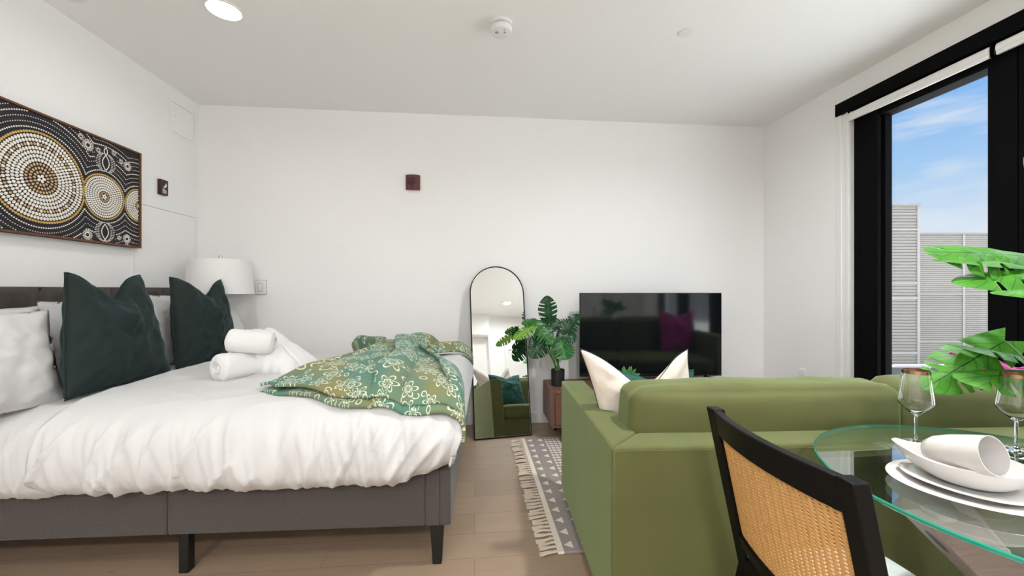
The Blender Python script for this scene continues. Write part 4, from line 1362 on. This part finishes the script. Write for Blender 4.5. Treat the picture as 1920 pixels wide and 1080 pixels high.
def rail_bm(z0, z1, th):
    bm = bmesh.new(); n = 24
    rings = []
    for i in range(n + 1):
        y = -HW + .018 + (2 * HW - .036) * i / n
        b = bow(y)
        rings.append([bm.verts.new((back_x(z0) + b - th, y, z0)), bm.verts.new((back_x(z0) + b + th, y, z0)), bm.verts.new((back_x(z1) + b + th, y, z1)), bm.verts.new((back_x(z1) + b - th, y, z1))])
    for a, c in zip(rings, rings[1:]):
        for i in range(4): bm.faces.new((a[i], a[(i + 1) % 4], c[(i + 1) % 4], c[i]))
    bm.faces.new(rings[0][::-1]); bm.faces.new(rings[-1])
    return bm
obj('top_rail', rail_bm(.822, .898, .013), M['chair_black'], t, bevel=.004, seg=3)
obj('lower_rail', rail_bm(.475, .515, .012), M['chair_black'], t, bevel=.004, seg=3)
# woven cane with real openings
bm = bmesh.new()
NY, NZ = 27, 36
cz0_, cz1_ = .512, .826
def cp(yy, zz, dx=0): return (back_x(zz) + bow(yy) + dx, yy, zz)
cell_y = (2 * HW - .042) / NY; cell_z = (cz1_ - cz0_) / NZ
vcache = {}
def cv(i, j):
    if (i, j) not in vcache:
        yy = -HW + .021 + cell_y * i / 4; zz = cz0_ + cell_z * j / 4
        vcache[(i, j)] = bm.verts.new(cp(yy, zz, .0012 * math.sin(i * PI / 2) * math.cos(j * PI / 2)))
    return vcache[(i, j)]
for i in range(NY * 4):
    for j in range(NZ * 4):
        jj = j + (2 if (i // 4) % 2 else 0)
        if i % 4 in (1, 2) and jj % 4 in (1, 2) and 2 <= j < NZ * 4 - 2:
            continue
        if False: pass
        bm.faces.new((cv(i, j), cv(i + 1, j), cv(i + 1, j + 1), cv(i, j + 1)))
obj('cane_panel', bm, M['cane_rib'], t, auto=180, solid=.003)
bm = bmesh.new()
box(bm, .085, .50, -HW, HW, .40, .445)
obj('seat', bm, M['chair_black'], t, bevel=.012, seg=3)
bm = bmesh.new(); 
def seatf(u, v):
    a, b = 2 * u - 1, 2 * v - 1
    k = (max(0, 1 - abs(a) ** 6) * max(0, 1 - abs(b) ** 6)) ** .4
    rr = 1 - .10 * (a + 1) / 2 * abs(b) ** 4
    return (.295 + .205 * a * (1 - .06 * b * b * (1 if a > 0 else 0)), .228 * b * rr, .445 + .038 * k)
grid(bm, seatf, 40, 40); o = obj('seat_cushion', bm, M['seat_white'], t, auto=180)
for s in (-1, 1):
    bm = bmesh.new(); y = s * (HW - .02); x = .475
    hexa(bm, [(x - .011, y - .011, 0), (x + .013, y - .011, 0), (x + .013, y + .011, 0), (x - .011, y + .011, 0)], [(x - .02, y - .018, .405), (x + .02, y - .018, .405), (x + .02, y + .018, .405), (x - .02, y + .018, .405)])
    obj('front_leg', bm, M['chair_black'], t, bevel=.003)

# ------------------------------------------------------------------ outside
TH = math.atan(70 / 750)
t = thing('office_building', 'grey building clad in ribbed metal siding, beyond the window', 'building', (0, 0, 0), (0, 0, -TH))
ZC = 25.0
def sx_(px): return (px - 960) / 750 * ZC
def sz_(py): return 1.27 + (543 - py) / 750 * ZC
def siding(x0, x1, z0, z1, y, pitch, depth):
    """ribbed cladding facing -y with a solid body behind it"""
    bm = bmesh.new()
    nrib = int((z1 - z0) / pitch)
    prof = []
    for k in range(nrib):
        z = z0 + k * pitch
        prof += [(y, z), (y - .0, z + pitch * .72), (y + depth, z + pitch * .80), (y + depth, z + pitch * .94)]
    prof.append((y, z0 + nrib * pitch)); prof.append((y, z1))
    a = [bm.verts.new((x0, yy, z)) for yy, z in prof]; b = [bm.verts.new((x1, yy, z)) for yy, z in prof]
    for i in range(len(prof) - 1): bm.faces.new((a[i], b[i], b[i + 1], a[i + 1]))
    box(bm, x0, x1, y + .12, y + 9, z0, z1)
    return bm
zt, zw, zb = sz_(388), sz_(439), -4.2
obj('tower', siding(sx_(1500), sx_(1714), zb, zt, ZC - .25, .19, .05), M['siding'], t, smooth=False)
obj('wing', siding(sx_(1714), sx_(2300), zb, zw, ZC, .125, .03), M['siding'], t, smooth=False)
obj('coping', B(sx_(1500), sx_(1715), ZC - .40, ZC + 8, zt, zt + .09), M['siding'], t, smooth=False)
obj('coping', B(sx_(1715), sx_(2300), ZC - .10, ZC + 8, zw, zw + .08), M['siding'], t, smooth=False)
obj('corner_trim', B(sx_(1711), sx_(1716), ZC - .30, ZC + .02, zb, zt), M['siding_trim'], t, smooth=False)
for py, hh in ((430, .10), (530, .08), (557, .12), (659, .12), (401, .04)):
    obj('band_trim', B(sx_(1500), sx_(1711), ZC - .29, ZC - .2, sz_(py) - hh, sz_(py) + .02), M['siding_trim'], t, smooth=False)
for py in (551, 640):
    obj('band_trim', B(sx_(1716), sx_(2300), ZC - .04, ZC + .04, sz_(py) - .05, sz_(py) + .03), M['siding_trim'], t, smooth=False)
for px in (1806, 1900, 2000):
    obj('joint_trim', B(sx_(px) - .06, sx_(px) + .06, ZC - .045, ZC + .04, zb, zw), M['siding_trim'], t, smooth=False)
obj('wall_vent', B(sx_(1800), sx_(1806), ZC - .07, ZC + .02, sz_(657), sz_(651)), M['black_frame'], t, smooth=False)
struct('ground', B(3.4, 120, -60, 120, -4.6, -4.2), M['ext_pale'], smooth=False)
t = thing('roof_railing', 'dark parapet with pipe railing outside, low in the window', 'railing', (0, 0, 0), (0, 0, -TH))
obj('parapet', B(9, 22, 14.0, 14.2, -4.2, 1.27 - 146 / 750 * 14), M['ext_ground'], t, smooth=False)
bm = bmesh.new(); z = 1.27 - 141 / 750 * 14
tube(bm, [(13.1, 13.9, z - .3), (13.15, 13.9, z - .05), (13.3, 13.9, z), (22, 13.9, z)], .04, 8); obj('handrail', bm, M['siding_trim'], t)
for x in (14.5, 16, 17.5, 19, 20.5):
    bm = bmesh.new(); tube(bm, [(x, 13.9, z - .35), (x, 13.9, z)], .03, 8); obj('post', bm, M['siding_trim'], t)

# ------------------------------------------------------------------ light
SKY_TOP, SKY_LOW = 15.0, .60
W = D.worlds.new('sky'); bpy.context.scene.world = W; W.use_nodes = True
nt = W.node_tree; nt.nodes.clear()
def wn(kind): return nt.nodes.new(kind)
out = wn('ShaderNodeOutputWorld'); bg = wn('ShaderNodeBackground')
tc = wn('ShaderNodeTexCoord'); sp = wn('ShaderNodeSeparateXYZ'); nt.links.new(tc.outputs['Generated'], sp.inputs[0])
rp = wn('ShaderNodeValToRGB'); nt.links.new(sp.outputs['Z'], rp.inputs[0])
el = rp.color_ramp.elements
for _ in range(3): el.new(.5)
for e, (p, c) in zip(el, [(0.0, rgb(225, 230, 238)), (.10, rgb(222, 232, 246)), (.20, rgb(172, 208, 246)), (.34, rgb(128, 184, 246)), (.52, rgb(240, 246, 255))]):
    e.position = p; e.color = c
mp = wn('ShaderNodeMapping'); mp.inputs['Scale'].default_value = (1.6, 1.6, 9.0); nt.links.new(tc.outputs['Generated'], mp.inputs[0])
ns = wn('ShaderNodeTexNoise'); ns.inputs['Scale'].default_value = 2.3; ns.inputs['Detail'].default_value = 6; ns.inputs['Roughness'].default_value = .55
nt.links.new(mp.outputs[0], ns.inputs['Vector'])
cr = wn('ShaderNodeValToRGB'); nt.links.new(ns.outputs['Fac'], cr.inputs[0])
cr.color_ramp.elements[0].position = .48; cr.color_ramp.elements[0].color = (0, 0, 0, 1)
cr.color_ramp.elements[1].position = .70; cr.color_ramp.elements[1].color = (.85, .85, .85, 1)
mx = wn('ShaderNodeMix'); mx.data_type = 'RGBA'
nt.links.new(cr.outputs[0], mx.inputs[0]); nt.links.new(rp.outputs[0], mx.inputs[6]); mx.inputs[7].default_value = rgb(240, 240, 246)
nt.links.new(mx.outputs[2], bg.inputs[0])
# the upper sky is far brighter than the strip seen through the window
st = wn('ShaderNodeMapRange'); st.interpolation_type = 'SMOOTHSTEP'
st.inputs['From Min'].default_value = .40; st.inputs['From Max'].default_value = .78
st.inputs['To Min'].default_value = 0.0; st.inputs['To Max'].default_value = SKY_TOP
nt.links.new(sp.outputs['Z'], st.inputs[0])
sy = wn('ShaderNodeMapRange'); sy.interpolation_type = 'SMOOTHSTEP'
sy.inputs['From Min'].default_value = -.15; sy.inputs['From Max'].default_value = .35
sy.inputs['To Min'].default_value = 0.05; sy.inputs['To Max'].default_value = 1.0
nt.links.new(sp.outputs['Y'], sy.inputs[0])
mu = wn('ShaderNodeMath'); mu.operation = 'MULTIPLY'; nt.links.new(st.outputs[0], mu.inputs[0]); nt.links.new(sy.outputs[0], mu.inputs[1])
ad = wn('ShaderNodeMath'); ad.operation = 'ADD'; nt.links.new(mu.outputs[0], ad.inputs[0]); ad.inputs[1].default_value = SKY_LOW
nt.links.new(ad.outputs[0], bg.inputs[1])
nt.links.new(bg.outputs[0], out.inputs[0])

s = D.lights.new('sun', 'SUN'); s.energy = .8; s.angle = R(2); s.color = (1, .98, .95)
so = D.objects.new('sun', s); COL.objects.link(so); so.rotation_euler = Vector((.35, .8, -.55)).to_track_quat('-Z', 'Y').to_euler()
for y0, y1 in ((-.1, .7), (.9, 1.75), (2.03, 2.63)):
    l = D.lights.new('window_portal', 'AREA'); l.shape = 'RECTANGLE'; l.size = y1 - y0; l.size_y = 2.3
    l.cycles.is_portal = True
    lo = D.objects.new('window_portal', l); COL.objects.link(lo); lo.location = (XR + .15, (y0 + y1) / 2, 1.37)
    lo.rotation_euler = (PI / 2, 0, PI / 2)

# ------------------------------------------------------------------ camera
cam = D.cameras.new('camera'); co = D.objects.new('camera', cam); COL.objects.link(co)
cam.sensor_width = 36; cam.lens = 36 * 750 / 1920; cam.shift_y = 3 / 1920; cam.clip_start = .02; cam.clip_end = 500
co.location = (0, 0, 1.27); co.rotation_euler = (PI / 2, 0, -TH)
sc = bpy.context.scene
sc.camera = co
sc.view_settings.view_transform = 'Standard'; sc.view_settings.look = 'None'; sc.view_settings.gamma = 1; sc.view_settings.use_curve_mapping = False
sc.view_settings.exposure = 0.76
sc.cycles.use_denoising = True
sc.cycles.max_bounces = 14; sc.cycles.diffuse_bounces = 7; sc.cycles.transparent_max_bounces = 16
sc.cycles.sample_clamp_indirect = 8
